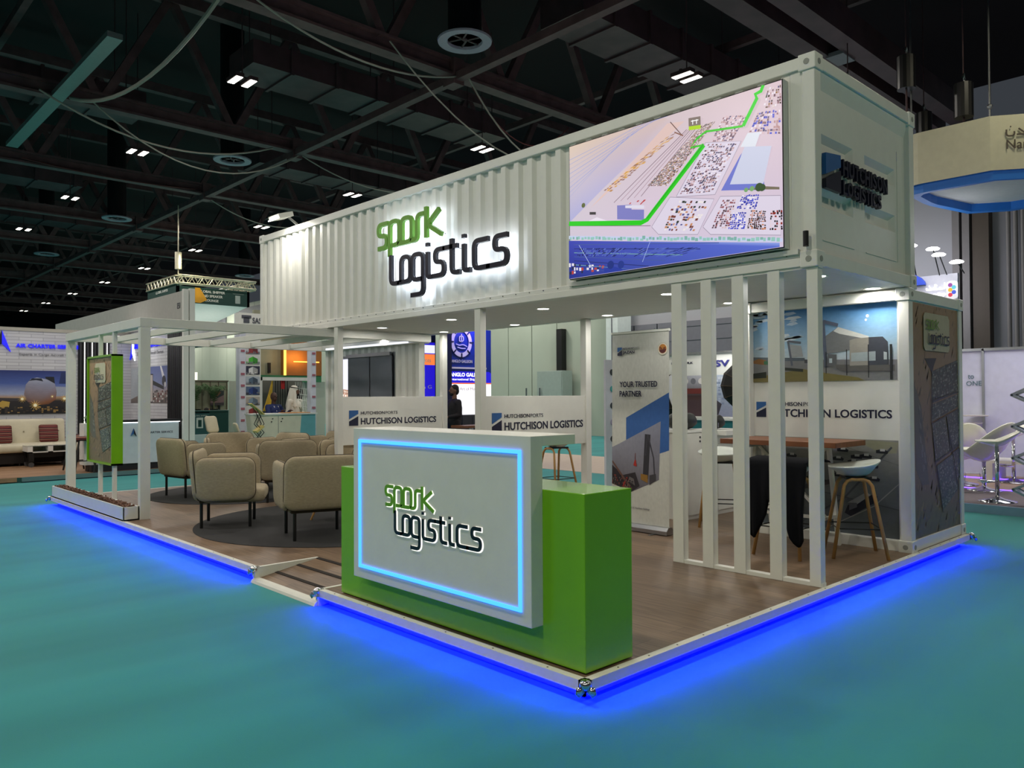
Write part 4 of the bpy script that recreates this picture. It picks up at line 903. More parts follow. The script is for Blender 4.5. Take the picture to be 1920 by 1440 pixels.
P.yard([(0, .2), (.35, .17), (.4, .22), (0, .27)], 20, 6, [(70, 64, 66), (40, 36, 40), (120, 110, 104), (140, 70, 60)], .6)
P.disc(.9, .908, .033, (196, 190, 176)); P.disc(.9, .908, .029, (226, 220, 206)); P.disc(.9, .908, .024, (196, 130, 60)); P.poly([(.84, .905), (.96, .905), (.94, .89), (.9, .885), (.86, .89)], (92, 44, 46)); P.yard([(.85, .905), (.95, .905), (.95, .918), (.85, .918)], 5, 1, [(92, 44, 46)], .8)
P.put('printed_sheet', PRINT, rb)
d = M(); m = M(); g = M(); F2 = Fr(F.p(0, 0, .013), F.u, F.v)
hp_logo(d, m, F2, .088, 1.872, .064); d.text('HUTCHISON', F2, .162, 1.94, .14, .02, .001, .02); g.text('PORTS', F2, .305, 1.94, .09, .02, .001); d.text('JAZAN', F2, .162, 1.882, .165, .042, .001, .03)
put('slogan_lettering', M().text('YOUR TRUSTED', F2, .116, 1.515, .52, .065, .001, .025), HD, rb); put('slogan_lettering', M().text('PARTNER', F2, .116, 1.41, .31, .065, .001, .025), HD, rb); g.text('of CK Hutchison Holdings', F2, .27, .165, .26, .026, .001)
put('lettering', d, HD, rb); put('blue_emblem', m, HM, rb); put('thin_lettering', g, HG, rb)
put('cassette_base', M().prism([(3.80, by+.01, H+.01), (3.80, by+.01, H+.05), (3.83, by+.01, H+.085), (3.88, by+.01, H+.09), (3.93, by+.01, H+.06), (3.94, by+.01, H+.01)], (0, -bw-.02, 0)), ALU, rb)
put('top_rail', M().bar((bx+.025, by+.01, bz+bh+.008), (bx+.025, by-bw-.01, bz+bh+.008), .02, .025), FLATW, rb); put('back_pole', M().cyl((bx+.06, by-bw/2, H+.05), (bx+.04, by-bw/2, bz+bh), .008, n=8), ALU, rb)
put('foot', M().box(3.72, 3.96, 2.78, 2.81, H, H+.008).box(3.72, 3.96, 2.35, 2.38, H, H+.008), ALU, rb)

# ================================================================ STANDS BEYOND
def sign(name, label, cat, loc): return thing(name, label, cat, loc)
# ---- air charter stand on the left
WD = wood_floor('warm_oak_planks', ((176, 138, 104), (156, 120, 88)), along='x')
ac = thing('exhibition_stand', 'left stand with brick white wall, aircraft photo and blue AIR CHARTER SERVICE letters', 'stand', (0, 17, 0))
put('deck', M().box(-8, 3.72, 14.8, 18.7, .02, .1), WD, ac); put('deck_edge', M().box(.42, 3.76, 14.75, 14.8, .02, .105), ALU, ac); put('plinth', M().box(.45, 3.74, 14.76, 14.8, 0, .06), mat('navy_plinth', (14, 22, 54), .5), ac)
put('plinth', M().prism([(.42, 14.76, 0), (.42, 14.76, .1), (-4, 17.2, .1), (-4, 17.2, 0)], (0, .05, 0)), mat('teal_dark_edge', (24, 70, 66), .6), ac)
BW = brick_wall('white_brick', (196, 196, 200), (182, 182, 188), (150, 150, 156))
put('back_wall', M().box(-8, 3.6, 18.62, 18.75, .1, 3.22), BW, ac); put('wall_cap', M().box(-8, 3.6, 18.6, 18.78, 3.22, 3.3), mat('cream_cap', (160, 156, 146), .6), ac)
put('side_wall', M().box(3.6, 3.7, 15.95, 18.62, .1, 3.3), BW, ac)
SLT = mat('black_slat', (22, 22, 28), .5)
b = M().box(2.38, 3.1, 18.58, 18.62, .1, 3.2)
for k in range(9): b.box(2.4+k*.08, 2.44+k*.08, 18.53, 18.58, .1, 3.2)
put('slat_panel', b, SLT, ac)
b = M().box(3.6, 3.66, 15.08, 15.95, .1, 3.3)
for k in range(12): b.box(3.56, 3.6, 15.1+k*.072, 15.135+k*.072, .1, 3.3)
put('slat_panel', b, SLT, ac)
b = M()
for k in range(4): b.box(2.5+k*.17, 2.515+k*.17, 18.51, 18.53, .4, 3.1)
put('light_line', b, glow('slat_led', (1, .97, .9), 2.5), ac)
put('fascia', M().box(3.52, 3.66, 14.82, 25.6, 3.3, 4.0), mat('grey_fascia', (176, 176, 170), .6), ac)
put('corner_column', M().box(3.50, 3.61, 14.78, 14.88, .0, 4.03), FLATW, ac); put('corner_column', M().box(3.63, 3.74, 14.76, 14.88, 0, 4.05), FLATW, ac); put('column_gap', M().box(3.61, 3.63, 14.84, 14.88, 0, 3.3), BLACK, ac)
put('number_plate', M().text('E51', AF(3.515, 15.2, 0), 0, 3.62, .17, .13, .004, .01), HG, ac)
P = Pic(BF(-1.4, 18.6, 1.26), 3.6, 1.03)
P.grad([(0, (24, 26, 30)), (.3, (40, 36, 40)), (.38, (170, 140, 110)), (.46, (150, 160, 190)), (.7, (70, 92, 160)), (1, (36, 48, 110))])
f = lambda a, c2: ((a*1.9+.3+1.4)/3.6, c2)
P.poly([f(.83, .63), f(1.0, .62), f(1.0, .42), f(.8, .4)], (150, 158, 176)); P.poly([f(.90, .97), f(.985, .975), f(.985, .7), f(.875, .7)], (34, 48, 96)); P.poly([f(.72, .86), f(.82, .86), f(.83, .7), f(.75, .7)], (24, 28, 36))
P.poly([f(-.2, .40), f(.48, .36), f(.5, .3), f(-.2, .34)], (60, 56, 60)); P.poly([f(.49, .45), f(.51, .68), f(.56, .80), f(.63, .84), f(.74, .80), f(.83, .70), f(.85, .5), f(.84, .33), f(.76, .22), f(.62, .2), f(.53, .28)], [(130, 110, 110), (140, 140, 160), (160, 166, 186), (170, 176, 196), (150, 156, 180), (140, 146, 170), (120, 110, 110), (130, 80, 50), (90, 56, 40), (120, 80, 50), (110, 80, 70)])
P.poly([f(.54, .76), f(.58, .82), f(.68, .82), f(.70, .75), f(.62, .78)], (30, 36, 50)); P.poly([f(-.1, .2), f(.15, .2), f(.15, .36), f(.0, .38), f(-.1, .34)], (26, 26, 30)); P.poly([f(.24, .16), f(.33, .16), f(.34, .28), f(.26, .31), f(.22, .25)], (180, 150, 70))
P.yard([f(-.3, .02), f(1.0, .02), f(1.0, .17), f(-.3, .17)], 40, 4, [(20, 20, 24), (60, 50, 44), (150, 120, 70), (30, 28, 30)], .8)
for a, c2, r in ((.471, .346, .10), (.612, .2, .13), (.937, .35, .10), (.8, .4, .05)):
    a, c2 = f(a, c2)
    for k in range(6):
        an = k*PI/6+.2; dx, dy = math.cos(an)*r/3.5, math.sin(an)*r; P.poly([(a-dx, c2-dy), (a-dy*.02, c2+dx*.2), (a+dx, c2+dy), (a+dy*.02, c2-dx*.2)], (255, 214, 110), k == 0)
    P.disc(a, c2, r*.28, (255, 250, 220), 10)
P.put('photo_print', PRINT, ac, label='printed photo of an aircraft at dusk')
LB = glow('blue_letter_glow', (.01, .01, .8), .9); SG = mat('grey_ink', (120, 120, 124), .6)
put('lettering', M().text('AIR CHARTER SERVICE', BF(0, 18.61, 0), 1.06, 2.83, 1.35, .09, .03, .02), LB, ac); put('small_lettering', M().text('Experts in Cargo Aircraft Charters', BF(0, 18.61, 0), 1.13, 2.63, 1.3, .075, .004), SG, ac)
def dart(F, x, z, s, ac, m1, m2):
    put('arrow_emblem', M().prism([F.p(x, z), F.p(x+s*.5, z+s*1.3), F.p(x+s*.5, z+s*.45)][::-1], F.n*.03), m1, ac); put('arrow_emblem', M().prism([F.p(x+s*.5, z+s*1.3), F.p(x+s, z-s*.1), F.p(x+s*.5, z+s*.45)][::-1], F.n*.03), m2, ac)
dart(BF(0, 18.61, 0), .6, 2.75, .36, ac, NAVY, LB)
SF = AF(3.59, 18.58, 0)
put('lettering', M().text('AIR CHARTER SERVICE', SF, .35, 2.86, 2.1, .16, .03, .02), LB, ac); put('small_lettering', M().text('Experts in Cargo Aircraft Charters', SF, .5, 2.66, 1.8, .1, .004), SG, ac); dart(SF, .02, 2.6, .36, ac, LB, glow('white_letter_glow', (.9, .95, 1), 2))
P = Pic(AF(3.592, 18.55, 1.5), 2.58, .88); P.grad([(0, (96, 86, 84)), (.2, (120, 108, 100)), (.3, (160, 150, 150)), (.55, (120, 130, 170)), (1, (84, 96, 150))])
P.poly([(.0, .1), (0, 1), (.22, 1), (.2, .2)], (170, 176, 184)); P.poly([(.2, .02), (.2, .8), (.62, .8), (.62, .02)], (40, 40, 48)); P.poly([(.21, .04), (.21, .77), (.61, .77), (.61, .04)], (176, 168, 164)); P.line([(.3, .04), (.38, .7), (.45, .04)], .02, (90, 84, 90)); P.line([(.5, .04), (.42, .6)], .02, (120, 60, 60))
P.poly([(.62, .62), (.9, .45), (.9, .36), (.62, .5)], (36, 36, 40)); P.poly([(.80, 1), (.84, 1), (.92, .7), (.86, .7)], (210, 210, 220)); P.disc(.9, .6, .14, (50, 50, 60)); P.disc(.93, .5, .07, (200, 200, 206)); P.yard([(.62, .02), (1, .02), (1, .35), (.62, .35)], 10, 5, [(150, 130, 130), (110, 60, 60), (200, 196, 196), (70, 66, 70)], .7)
P.put('photo_print', PRINT, ac, label='printed photo of aircraft loading')
for x in (2.5, 2.95): put('ceiling_lamp', M().cyl((x, 17.6, 3.06), (x, 17.6, 3.12), .13, n=18), glow('stand_lamp', (1, .97, .92), 8), ac)
area('stand_wash', (1.2, 17.2, 3.6), 7, 2.0, .5, (1, 1, 1), (0, .5, -1)); area('stand_wash', (3.0, 17.0, 3.1), 8, .3, 2, (1, 1, 1), (.5, 0, -1))
cn = thing('reception_desk', 'white backlit reception desk with a small blue arrow logo on the left stand', 'counter', (2.8, 15.2, .1))
put('body', M().box(2.1, 3.45, 14.92, 15.45, .24, 1.1), mat('pale_blue_panel', (206, 214, 222), .5), cn, bev=.003); put('body', M().box(1.6, 2.1, 15.1, 15.45, .24, 1.1), FLATW, cn); put('light_strip', M().box(2.08, 3.47, 14.9, 15.46, 1.1, 1.115), glow('white_edge_led', (1, 1, 1), 2.2), cn); put('worktop', M().box(2.0, 3.5, 14.86, 15.5, 1.115, 1.16), SLT, cn)
put('plinth', M().box(1.7, 3.45, 14.96, 15.4, .1, .24), SLT, cn)
put('lettering', M().text('AIR CHARTER SERVICE', BF(0, 14.917, 0), 2.62, .86, .7, .045, .003), HD, cn); dart(BF(0, 14.915, 0), 2.44, .82, .12, cn, HM, NAVY)
sf = thing('sofa', 'cream button tufted bench sofa on the left stand', 'sofa', (1.1, 18.2, .1)); CREAM = mat('cream_leather', (206, 198, 172), .5)
put('backrest', M().pillow(Fr((.95, 18.45, .82), (1, 0, 0), (0, .12, 1)), 2.2, .66, .08, .07), CREAM, sf, smooth=True); put('seat', M().pillow(Fr((1.05, 18.05, .5), (1, 0, 0), (0, 1, 0)), 2.3, .75, .08, .09), CREAM, sf, smooth=True)
put('base', M().box(.0, 2.15, 17.8, 18.35, .16, .42), mat('dark_brown_base', (30, 24, 22), .7), sf); b = M()
for x in (.1, 1.0, 2.05):
    for y in (17.85, 18.3): b.cyl((x, y, .1), (x, y, .17), .025, n=8)
put('leg', b, BLACK, sf); b = M()
for k in range(6): b.ball((.1+k*.36, 18.36, .86), .018, .01, .018, 8)
put('button', b, mat('button_shade', (150, 142, 118), .6), sf)
def stripe(name, x, y, z, w, h, rz, label):
    m = MATS.get('striped_cushion')
    if not m:
        m = bpy.data.materials.new('striped_cushion'); m.use_nodes = True; nt = m.node_tree; n = nt.nodes; tc = n.new('ShaderNodeTexCoord'); sp = n.new('ShaderNodeSeparateXYZ'); nt.links.new(tc.outputs['Object'], sp.inputs[0])
        ml = n.new('ShaderNodeMath'); ml.operation = 'MULTIPLY'; ml.inputs[1].default_value = 12; fr = n.new('ShaderNodeMath'); fr.operation = 'FRACT'; rp = n.new('ShaderNodeValToRGB'); rp.color_ramp.interpolation = 'CONSTANT'
        nt.links.new(sp.outputs[2], ml.inputs[0]); nt.links.new(ml.outputs[0], fr.inputs[0]); nt.links.new(fr.outputs[0], rp.inputs[0]); e = rp.color_ramp.elements
        e[0].color = (*lin((74, 30, 34)), 1); e[1].position = .3; e[1].color = (*lin((150, 70, 60)), 1)
        for p, c in ((.45, (44, 30, 34)), (.65, (128, 60, 56)), (.8, (170, 140, 110)), (.88, (60, 34, 40))): q = e.new(p); q.color = (*lin(c), 1)
        nt.links.new(rp.outputs[0], n['Principled BSDF'].inputs['Base Color']); n['Principled BSDF'].inputs['Roughness'].default_value = .9; MATS['striped_cushion'] = m
    o = put(name, M().pillow(Fr((0, 0, h/2), (1, 0, 0), (0, .25, 1)), w, h, .05, .05, .6), m, local=True, smooth=True, label=label, cat='cushion', group='striped cushions on the left stand'); o.location = (x, y, z); o.rotation_euler = (0, 0, rz)
stripe('cushion', 1.66, 18.22, .6, .40, .42, 0, 'striped dark red square cushion at the right end of the cream sofa'); stripe('cushion', .72, 18.22, .6, .40, .42, 0, 'striped dark red square cushion at the left edge of the view on the cream sofa'); stripe('cushion', 2.22, 17.9, .52, .42, .26, .6, 'striped bolster on the stool beyond the cream sofa')
tb = thing('pallet_table', 'low white and black pallet coffee table on castors in front of the cream sofa', 'table', (1.45, 17.5, .1))
put('glass_top', M().box(1.02, 1.92, 17.2, 17.7, .56, .57), mat('smoked_glass', (120, 130, 130), .1), tb); b = M()
for x in (1.02, 1.42, 1.82): b.box(x, x+.1, 17.2, 17.7, .42, .56)
put('pallet', b.box(1.02, 1.92, 17.2, 17.7, .42, .44), FLATW, tb); put('frame', M().box(1.05, 1.15, 17.22, 17.68, .22, .42).box(1.8, 1.9, 17.22, 17.68, .22, .42).box(1.05, 1.9, 17.4, 17.5, .3, .42), BLACK, tb)
for x in (1.1, 1.85):
    for y in (17.25, 17.65): put('castor', M().cyl((x, y-.02, .155), (x, y+.02, .155), .055, n=14), mat('grey_rubber', (70, 70, 72), .6), tb)
def bstool(x, y, label):
    t = thing('bar_stool', label, 'stool', (x, y, .1), group='black bar stools by the white desk')
    for a in (-1, 1):
        for c2 in (-1, 1): put('leg', M().cyl((a*.1, c2*.1, .66), (a*.2, c2*.2, 0), .018, n=6), BLACK, t, local=True)
    put('seat', M().pillow(Fr((0, 0, .70), (1, 0, 0), (0, 1, 0)), .38, .38, .1, .04), MATS['striped_cushion'], t, local=True, smooth=True); put('footring', M().tube([(.16, .16, .25), (-.16, .16, .25), (-.16, -.16, .25), (.16, -.16, .25)], .01, 6, True), BLACK, t, local=True)
bstool(1.55, 15.0, 'black bar stool with striped seat left of the white desk, nearest'); bstool(1.9, 14.98, 'black bar stool with striped seat touching the corner of the white desk'); bstool(1.62, 15.75, 'black bar stool with striped seat behind the other two')
FOL = mat('palm_green', (52, 84, 40), .6, var=.3, scale=6)
def palm(x, y, z0, h, label, n=12, pot=True, spread=.5):
    t = thing('potted_palm', label, 'plant', (x, y, z0)); random.seed(int(x*100+y)); b = M()
    put('stem', M().cyl((0, 0, .1), (0, 0, h*.55), .03, .02, 8), mat('palm_stem', (88, 92, 60), .7), t, local=True)
    for k in range(n):
        a = k*2.4; L_ = spread*random.uniform(.75, 1.1); pts = [Vector((math.cos(a)*L_*q, math.sin(a)*L_*q, h*.5+h*.5*math.sin(q*2.3)*random.uniform(.85, 1))) for q in (0, .2, .4, .6, .8, 1)]
        for p, q in zip(pts, pts[1:]):
            s = (q-p).cross(Vector((0, 0, 1))).normalized()
            for e in range(4):
                c = p.lerp(q, e/4)
                for sg_ in (-1, 1): tip = c+s*sg_*.13*(1-.4*e/4)+Vector((0, 0, -.06))+(q-p)*.5; d = (q-p).normalized()*.012; b.prism([c-d, c+d, tip], (0, 0, .002))
    put('foliage', b, FOL, t, local=True); 
    if pot: put('pot', M().lathe([(.12, 0), (.16, .28), (.17, .3), (.14, .3), (.1, .1)], n=18), BLACK, t, local=True)
palm(2.35, 16.6, .1, 1.15, 'dark green bushy plant behind the bar stools of the left stand', 14, True, .42)

# ---- green desk, palms and picture
gd = thing('reception_desk', 'dark green reception desk with white square logo behind the armchairs', 'counter', (6.9, 21.2, 0)); DG = mat('dark_green_panel', (26, 70, 66), .5)
put('body', M().box(6.12, 6.62, 21, 21.8, 0, 1.15), mat('slate_green_panel', (52, 92, 94), .5), gd); put('body', M().box(6.62, 7.8, 21, 21.8, 0, 1.19), DG, gd); put('worktop', M().box(6.1, 7.82, 20.97, 21.85, 1.19, 1.23), DG, gd)
put('emblem', M().box(6.22, 6.42, 20.98, 21, .7, 1.02), FLATW, gd); put('emblem_inset', M().box(6.27, 6.37, 20.97, 20.98, .74, .95), DG, gd); put('lettering', M().text('GLOBAL SHIPPER', BF(0, 20.99, 0), 6.13, 1.06, .42, .035, .004), FLATW, gd)
b = M()
for k in range(6): a0_ = k*PI/3; b.bar((7.5+.1*math.cos(a0_), 20.98, .78+.1*math.sin(a0_)), (7.5+.1*math.cos(a0_+PI/3), 20.98, .78+.1*math.sin(a0_+PI/3)), .045, .02, (0, 1, 0))
put('hexagon_emblem', b, FLATW, gd)
palm(6.9, 22.78, .95, 1.15, 'leafy palm behind the dark green desk, left one', 14, True, .46); palm(7.5, 22.78, .95, 1.1, 'leafy palm behind the dark green desk, right one', 14, True, .48)
put('sideboard', M().box(6.5, 8.4, 22.5, 23.05, 0, .95), DG, label='low dark green sideboard carrying the two palms', cat='sideboard')
t = thing('display_board', 'olive panelled board standing behind the palms', 'board', (7.5, 23.2, 0)); put('panel', M().box(6.98, 8.15, 23.2, 23.26, 0, 2.17), mat('olive_panel', (150, 150, 126), .6), t); b = M()
for k in range(5): b.box(6.98+k*.28, 7.0+k*.28, 23.17, 23.2, 0, 2.17)
put('frame', b.box(6.96, 8.17, 23.17, 23.28, 2.15, 2.2), mat('brown_frame', (92, 84, 70), .6), t)
P = Pic(BF(7.52, 23.12, 1.36), .46, .5); P.rect(0, 0, 1, 1, (140, 110, 110)); P.poly([(0, .45), (.3, .62), (.55, .5), (1, .7), (1, 1), (0, 1)], (50, 56, 58)); P.poly([(.2, .75), (.5, .6), (.8, .85), (.6, 1), (.3, 1)], (120, 76, 50)); P.poly([(0, 0), (1, 0), (1, .2), (0, .15)], (70, 60, 64))
t = thing('picture', 'small framed landscape picture standing on a black stand right of the palms', 'picture', (7.75, 23.0, 0)); P.put('picture_print', PRINT, t); put('stand', M().box(7.6, 7.66, 23.13, 23.16, 0, 1.6).box(7.8, 7.86, 23.13, 23.16, 0, 1.6).box(7.52, 7.98, 23.125, 23.15, 1.36, 1.86), BLACK, t)
wd = thing('low_screen_wall', 'pale half height wall behind the armchairs, left of the photo column', 'wall panel', (4.6, 15.7, 0)); put('panel', M().box(3.82, 5.15, 15.6, 15.68, 0, .76), mat('pale_teal_panel', (190, 206, 206), .5), wd)
def rchair(x, y, z, rz, label):
    t = thing('lounge_chair', label, 'chair', (x, y, 0), rz, group='white loungers beyond the half wall'); put('shell', M().pillow(Fr((0, 0, z+.17), (1, 0, 0), (0, .3, 1)), .36, .42, .08, .03), CREAM, t, local=True, smooth=True); put('seat', M().pillow(Fr((0, -.3, z-.08), (1, 0, 0), (0, 1, 0)), .4, .5, .08, .04), CREAM, t, local=True, smooth=True)
    put('leg', M().cyl((0, -.25, 0), (0, -.25, z-.1), .03, n=8).cyl((0, -.25, 0), (0, -.25, .02), .2, n=16), ALU, t, local=True)
rchair(4.75, 16.3, .8, .3, 'white lounge chair with an upright back beyond the half wall'); rchair(5.35, 16.2, .62, 1.4, 'low white reclining chair beyond the half wall, by the photo column'); rchair(4.1, 16.4, .62, -.6, 'white lounge chair at the left end of the half wall')
t = thing('wall_switch_box', 'small white lit box on the edge of the white column', 'box', (3.77, 14.75, 2.0)); put('box', M().box(3.74, 3.80, 14.77, 14.84, 2.02, 2.19), glow('soft_lit_box', (.95, .93, .75), 1.4), t)

# ---- SAS stand
ss = thing('exhibition_stand', 'stand gateway with a column of photos and SAS INTER header behind the pergola', 'stand', (6.8, 17, 0)); PW = mat('lilac_white_board', (206, 208, 220), .5)
put('pillar', M().box(5.68, 5.85, 16.8, 17.0, 0, 3.45), PW, ss); put('pillar', M().box(7.72, 7.88, 16.8, 17.0, 0, 3.45), PW, ss); put('pillar', M().box(5.85, 6.28, 16.84, 17.0, 0, 3.45), FLATW, ss)
put('header', M().box(5.66, 8.6, 16.78, 17.02, 3.45, 3.82), FLATW, ss); put('lettering', M().text('SAS INTERNATIONAL', BF(0, 16.775, 0), 6.02, 3.56, 1.55, .15, .01, .012), HG, ss)
put('emblem', M().box(5.78, 5.94, 16.77, 16.78, 3.56, 3.70).box(5.73, 5.99, 16.77, 16.78, 3.68, 3.76), HG, ss)
PH = [[(150, 60, 60), (200, 200, 206)], [(80, 190, 60), (214, 214, 210)], [(226, 226, 226), (50, 54, 70)], [(90, 110, 130), (180, 190, 200)], [(40, 64, 130), (90, 110, 140)], [(130, 150, 170), (180, 170, 160)], [(150, 60, 60), (210, 210, 210)]]
for k, (c1, c2) in enumerate(PH):
    z = 2.98-k*.268; P = Pic(BF(5.87, 16.83, z-.22), .38, .22); P.grad([(0, tuple(int(v*.5) for v in c2)), (.4, c2), (1, c2)]); P.poly([(.2, .1), (.85, .12), (.85, .65), (.5, .92), (.2, .68)], c1); P.poly([(.5, .1), (.85, .12), (.85, .65), (.5, .92)], tuple(int(v*.75) for v in c1))
    P.yard([(0, 0), (1, 0), (1, .3), (0, .3)], 8, 2, [(60, 60, 66), (120, 120, 126), c1], .6); P.put('photo_tile', PRINT, ss)
put('lower_panel', M().box(5.86, 6.27, 16.82, 16.84, 0, 1.16), mat('pale_blue_panel', (206, 214, 222), .5), ss)
for X0_ in (5.7, 7.74):
    b = M()
    for k in range(9): b.box(X0_+.02, X0_+.12, 16.79, 16.80, .4+k*.3, .46+k*.3)
    put('small_logo', b, mat('faded_red_ink', (160, 96, 110), .6), ss)
put('arch', M().box(6.45, 6.5, 17.2, 17.3, 0, 2.17).box(6.45, 8.1, 17.2, 17.3, 2.08, 2.17).box(8.05, 8.1, 17.2, 17.3, 0, 2.17), FLATW, ss); put('arch_back', M().box(6.5, 8.05, 17.9, 17.95, 0, 2.17), mat('dim_grey_olive', (92, 92, 84), .7), ss)
b = M()
for k in range(6): b.cyl((6.98+k*.07, 17.4, 1.3), (6.98+k*.07, 17.4, 2.08), .012, n=6)
put('chain', b, BLACK, ss); b = M()
for k in range(5): b.tube(sag((6.6+.05*k, 17.35, 1.25), (6.86, 17.35, 2.07), .05), .02, 6)
put('yellow_sling', b, mat('yellow_sling', (206, 166, 50), .7), ss)
b = M()
for k in range(6): b.cyl((7.62+k*.07, 17.3, .9), (7.52+k*.05, 17.3, 2.05), .009, n=5); b.cyl((7.5, 17.3, 1.05+k*.17), (8.0, 17.3, .98+k*.17), .009, n=5)
put('cargo_net', b, FLATW, ss); b = M(); b.lathe([(.14, -.03), (.14, .03), (.24, .03), (.24, -.03), (.14, -.03)], n=24); b.v = [(7.62+x_, 17.5+z_, 1.72+y_) for x_, y_, z_ in b.v]; put('wheel', b, BLACK, ss)
put('red_tag', M().box(7.1, 7.2, 17.3, 17.33, 1.85, 2.08), mat('red_cloth', (190, 40, 36), .7), ss)
rc = thing('reception_desk', 'cream desk with a teal slanting end where the two men stand', 'counter', (6, 15.1, 0)); CRM = mat('cream_panel', (226, 220, 198), .5); TL = mat('teal_blue_panel', (110, 176, 184), .5)
b = M().prism([(5.2, 14.8, 1.2), (5.34, 14.8, 0), (6.26, 14.8, 0), (6.36, 14.8, 1.2)], (0, .6, 0)); put('body', b, CRM, rc); put('teal_end', M().prism([(6.36, 14.8, 1.2), (6.26, 14.8, 0), (6.74, 14.8, 0), (6.74, 14.8, 1.2)], (0, .6, 0)), TL, rc); put('worktop', M().box(5.18, 6.78, 14.77, 15.42, 1.2, 1.235), FLATW, rc)
put('door_seam', M().box(5.745, 5.752, 14.795, 14.8, .05, 1.18), HG, rc); b = M()
for x in (5.6, 5.85): b.cyl((x, 14.78, 1.11), (x, 14.8, 1.11), .014, n=8).cyl((x-.03, 14.78, 1.04), (x-.03, 14.8, 1.04), .014, n=8)
put('key', b, BLACK, rc); put('flowered_runner', M().box(6.0, 6.6, 14.8, 15.3, 1.235, 1.25), mat('orange_cream_cloth', (206, 150, 90), .7, var=.4, scale=20), rc)
br = thing('brochure_rack', 'folding zigzag brochure rack with yellow leaflets left of the cream desk', 'rack', (5.1, 14.7, 0)); b = M(); ZG = [(5.25, 1.25), (5.05, 1.45), (5.2, 1.2), (5.3, 1.0), (5.12, .8), (5.3, .6), (5.12, .4), (5.3, .2), (5.15, 0)]
for yy in (14.62, 14.76): b.tube([(a, yy, c2) for a, c2 in ZG], .01, 5); b.tube([(10.42-a, yy, c2) for a, c2 in ZG[2:]], .01, 5)
put('frame', b, BLACK, br); put('leaflet', M().bar((4.98, 14.68, 1.48), (5.3, 14.68, 1.22), .2, .02).bar((5.1, 14.68, .82), (5.28, 14.68, .95), .2, .05), mat('yellow_leaflet', (214, 190, 110), .6), br)
bt = thing('exhibition_booth', 'olive walled booth with a glowing orange shelf and green band far behind the gateway', 'stand', (8.3, 19.4, 0))
put('wall', M().box(7.2, 9.2, 19.2, 19.3, 2.25, 4.2), mat('olive_wall', (150, 150, 126), .6), bt); put('green_band', M().box(7.2, 9.3, 19.0, 19.1, 2.08, 2.28), mat('green_band_paint', (50, 120, 80), .5), bt); put('speaker', M().box(7.62, 7.7, 19.14, 19.2, 2.35, 2.65), BLACK, bt)
put('orange_cabinet', M().box(8.05, 9.3, 18.98, 19.2, 2.28, 3.3), mat('amber_wood', (150, 96, 40), .5), bt); put('light_line', M().box(8.03, 8.1, 18.95, 18.98, 2.28, 3.3).box(8.35, 9.2, 18.95, 18.98, 2.68, 2.71), glow('amber_led', (1, .5, .08), 2.2), bt); area('amber', (8.4, 18.7, 2.8), 4, .6, .3, (1, .5, .1), (0, 1, 0))
put('lower_wall', M().box(6.5, 9.6, 19.3, 19.35, 0, 2.1), mat('pale_green_wall_panel', (176, 184, 170)), bt)

# ---- hanging lounge sign
gs = thing('hanging_sign', 'dark green GLOBAL SHIPPER AND SPEAKER LOUNGE box sign hung from a silver truss', 'sign', (9.5, 29, 5.4))
put('panel', M().box(8.15, 11.05, 27.8, 27.9, 5.3, 5.92).box(8.15, 8.25, 27.8, 31.0, 5.5, 6.02).box(10.95, 11.05, 27.8, 31, 5.3, 5.92), mat('bottle_green_banner', (18, 62, 56), .6), gs)
put('underside', M().prism([(8.8, 27.9, 5.3), (11, 27.9, 5.3), (10.6, 30.6, 4.75), (9.2, 30.6, 4.75)], (0, 0, .03)), FLATW, gs); F = BF(0, 27.79, 0); b = M()
for i, s_ in enumerate(('GLOBAL SHIPPER', 'AND SPEAKER', 'LOUNGE')): w = (1.05, .86, .52)[i]; b.text(s_, F, 9.5-w/2, 5.73-i*.17, w, .1, .01, .02)
put('lettering', b, FLATW, gs); put('orange_corner', M().prism([F.p(8.83, 5.32), F.p(9.05, 5.32), F.p(9.3, 5.45), F.p(9.02, 5.9), F.p(8.83, 5.9)], F.n*.02), mat('orange_film', (226, 160, 30), .5), gs); put('emblem', M().box(10.45, 10.65, 27.78, 27.8, 5.4, 5.72).box(10.35, 10.8, 27.78, 27.8, 5.78, 5.79), mat('pale_grey_ink', (170, 180, 176), .5), gs)
put('side_lettering', M().text('GLOBAL SHIPPER', AF(8.14, 30.0, 0), 0, 5.78, 1.3, .1, .01), FLATW, gs)
def truss_line(b, p, q, s=.3, st=.35):
    p, q = Vector(p), Vector(q); d = (q-p); L_ = d.length; d.normalize(); n_ = int(L_/st); side = d.cross(Vector((0, 0, 1))).normalized()*s; up_ = Vector((0, 0, s))
    for o in (Vector(), side, up_, side+up_): b.cyl(p+o, q+o, .03, n=6)
    for k in range(n_):
        a = p+d*(k*L_/n_); c = p+d*((k+1)*L_/n_); m_ = (a+c)/2
        for o in (Vector(), side): b.cyl(a+o, m_+o+up_, .014, n=5); b.cyl(m_+o+up_, c+o, .014, n=5)
    return b
lt = thing('lighting_truss', 'bright silver lattice truss square above the green lounge sign', 'truss', (9.5, 29, 6)); TM = mat('truss_aluminium', (206, 200, 176), .35, .5)
put('lattice', truss_line(M(), (8.1, 27.8, 6.0), (11.2, 27.8, 6.0)), TM, lt); put('lattice', truss_line(M(), (8.1, 27.8, 6.0), (8.1, 31, 6.0)), TM, lt); put('lattice', truss_line(M(), (11, 27.8, 6.0), (11, 31, 6.0)), TM, lt); put('hoist', M().cyl((8.2, 27.8, 6.55), (8.2, 27.8, 7.2), .12, n=12).cyl((8.2, 27.8, 6.3), (8.2, 27.8, 9), .02, n=6), TM, lt)
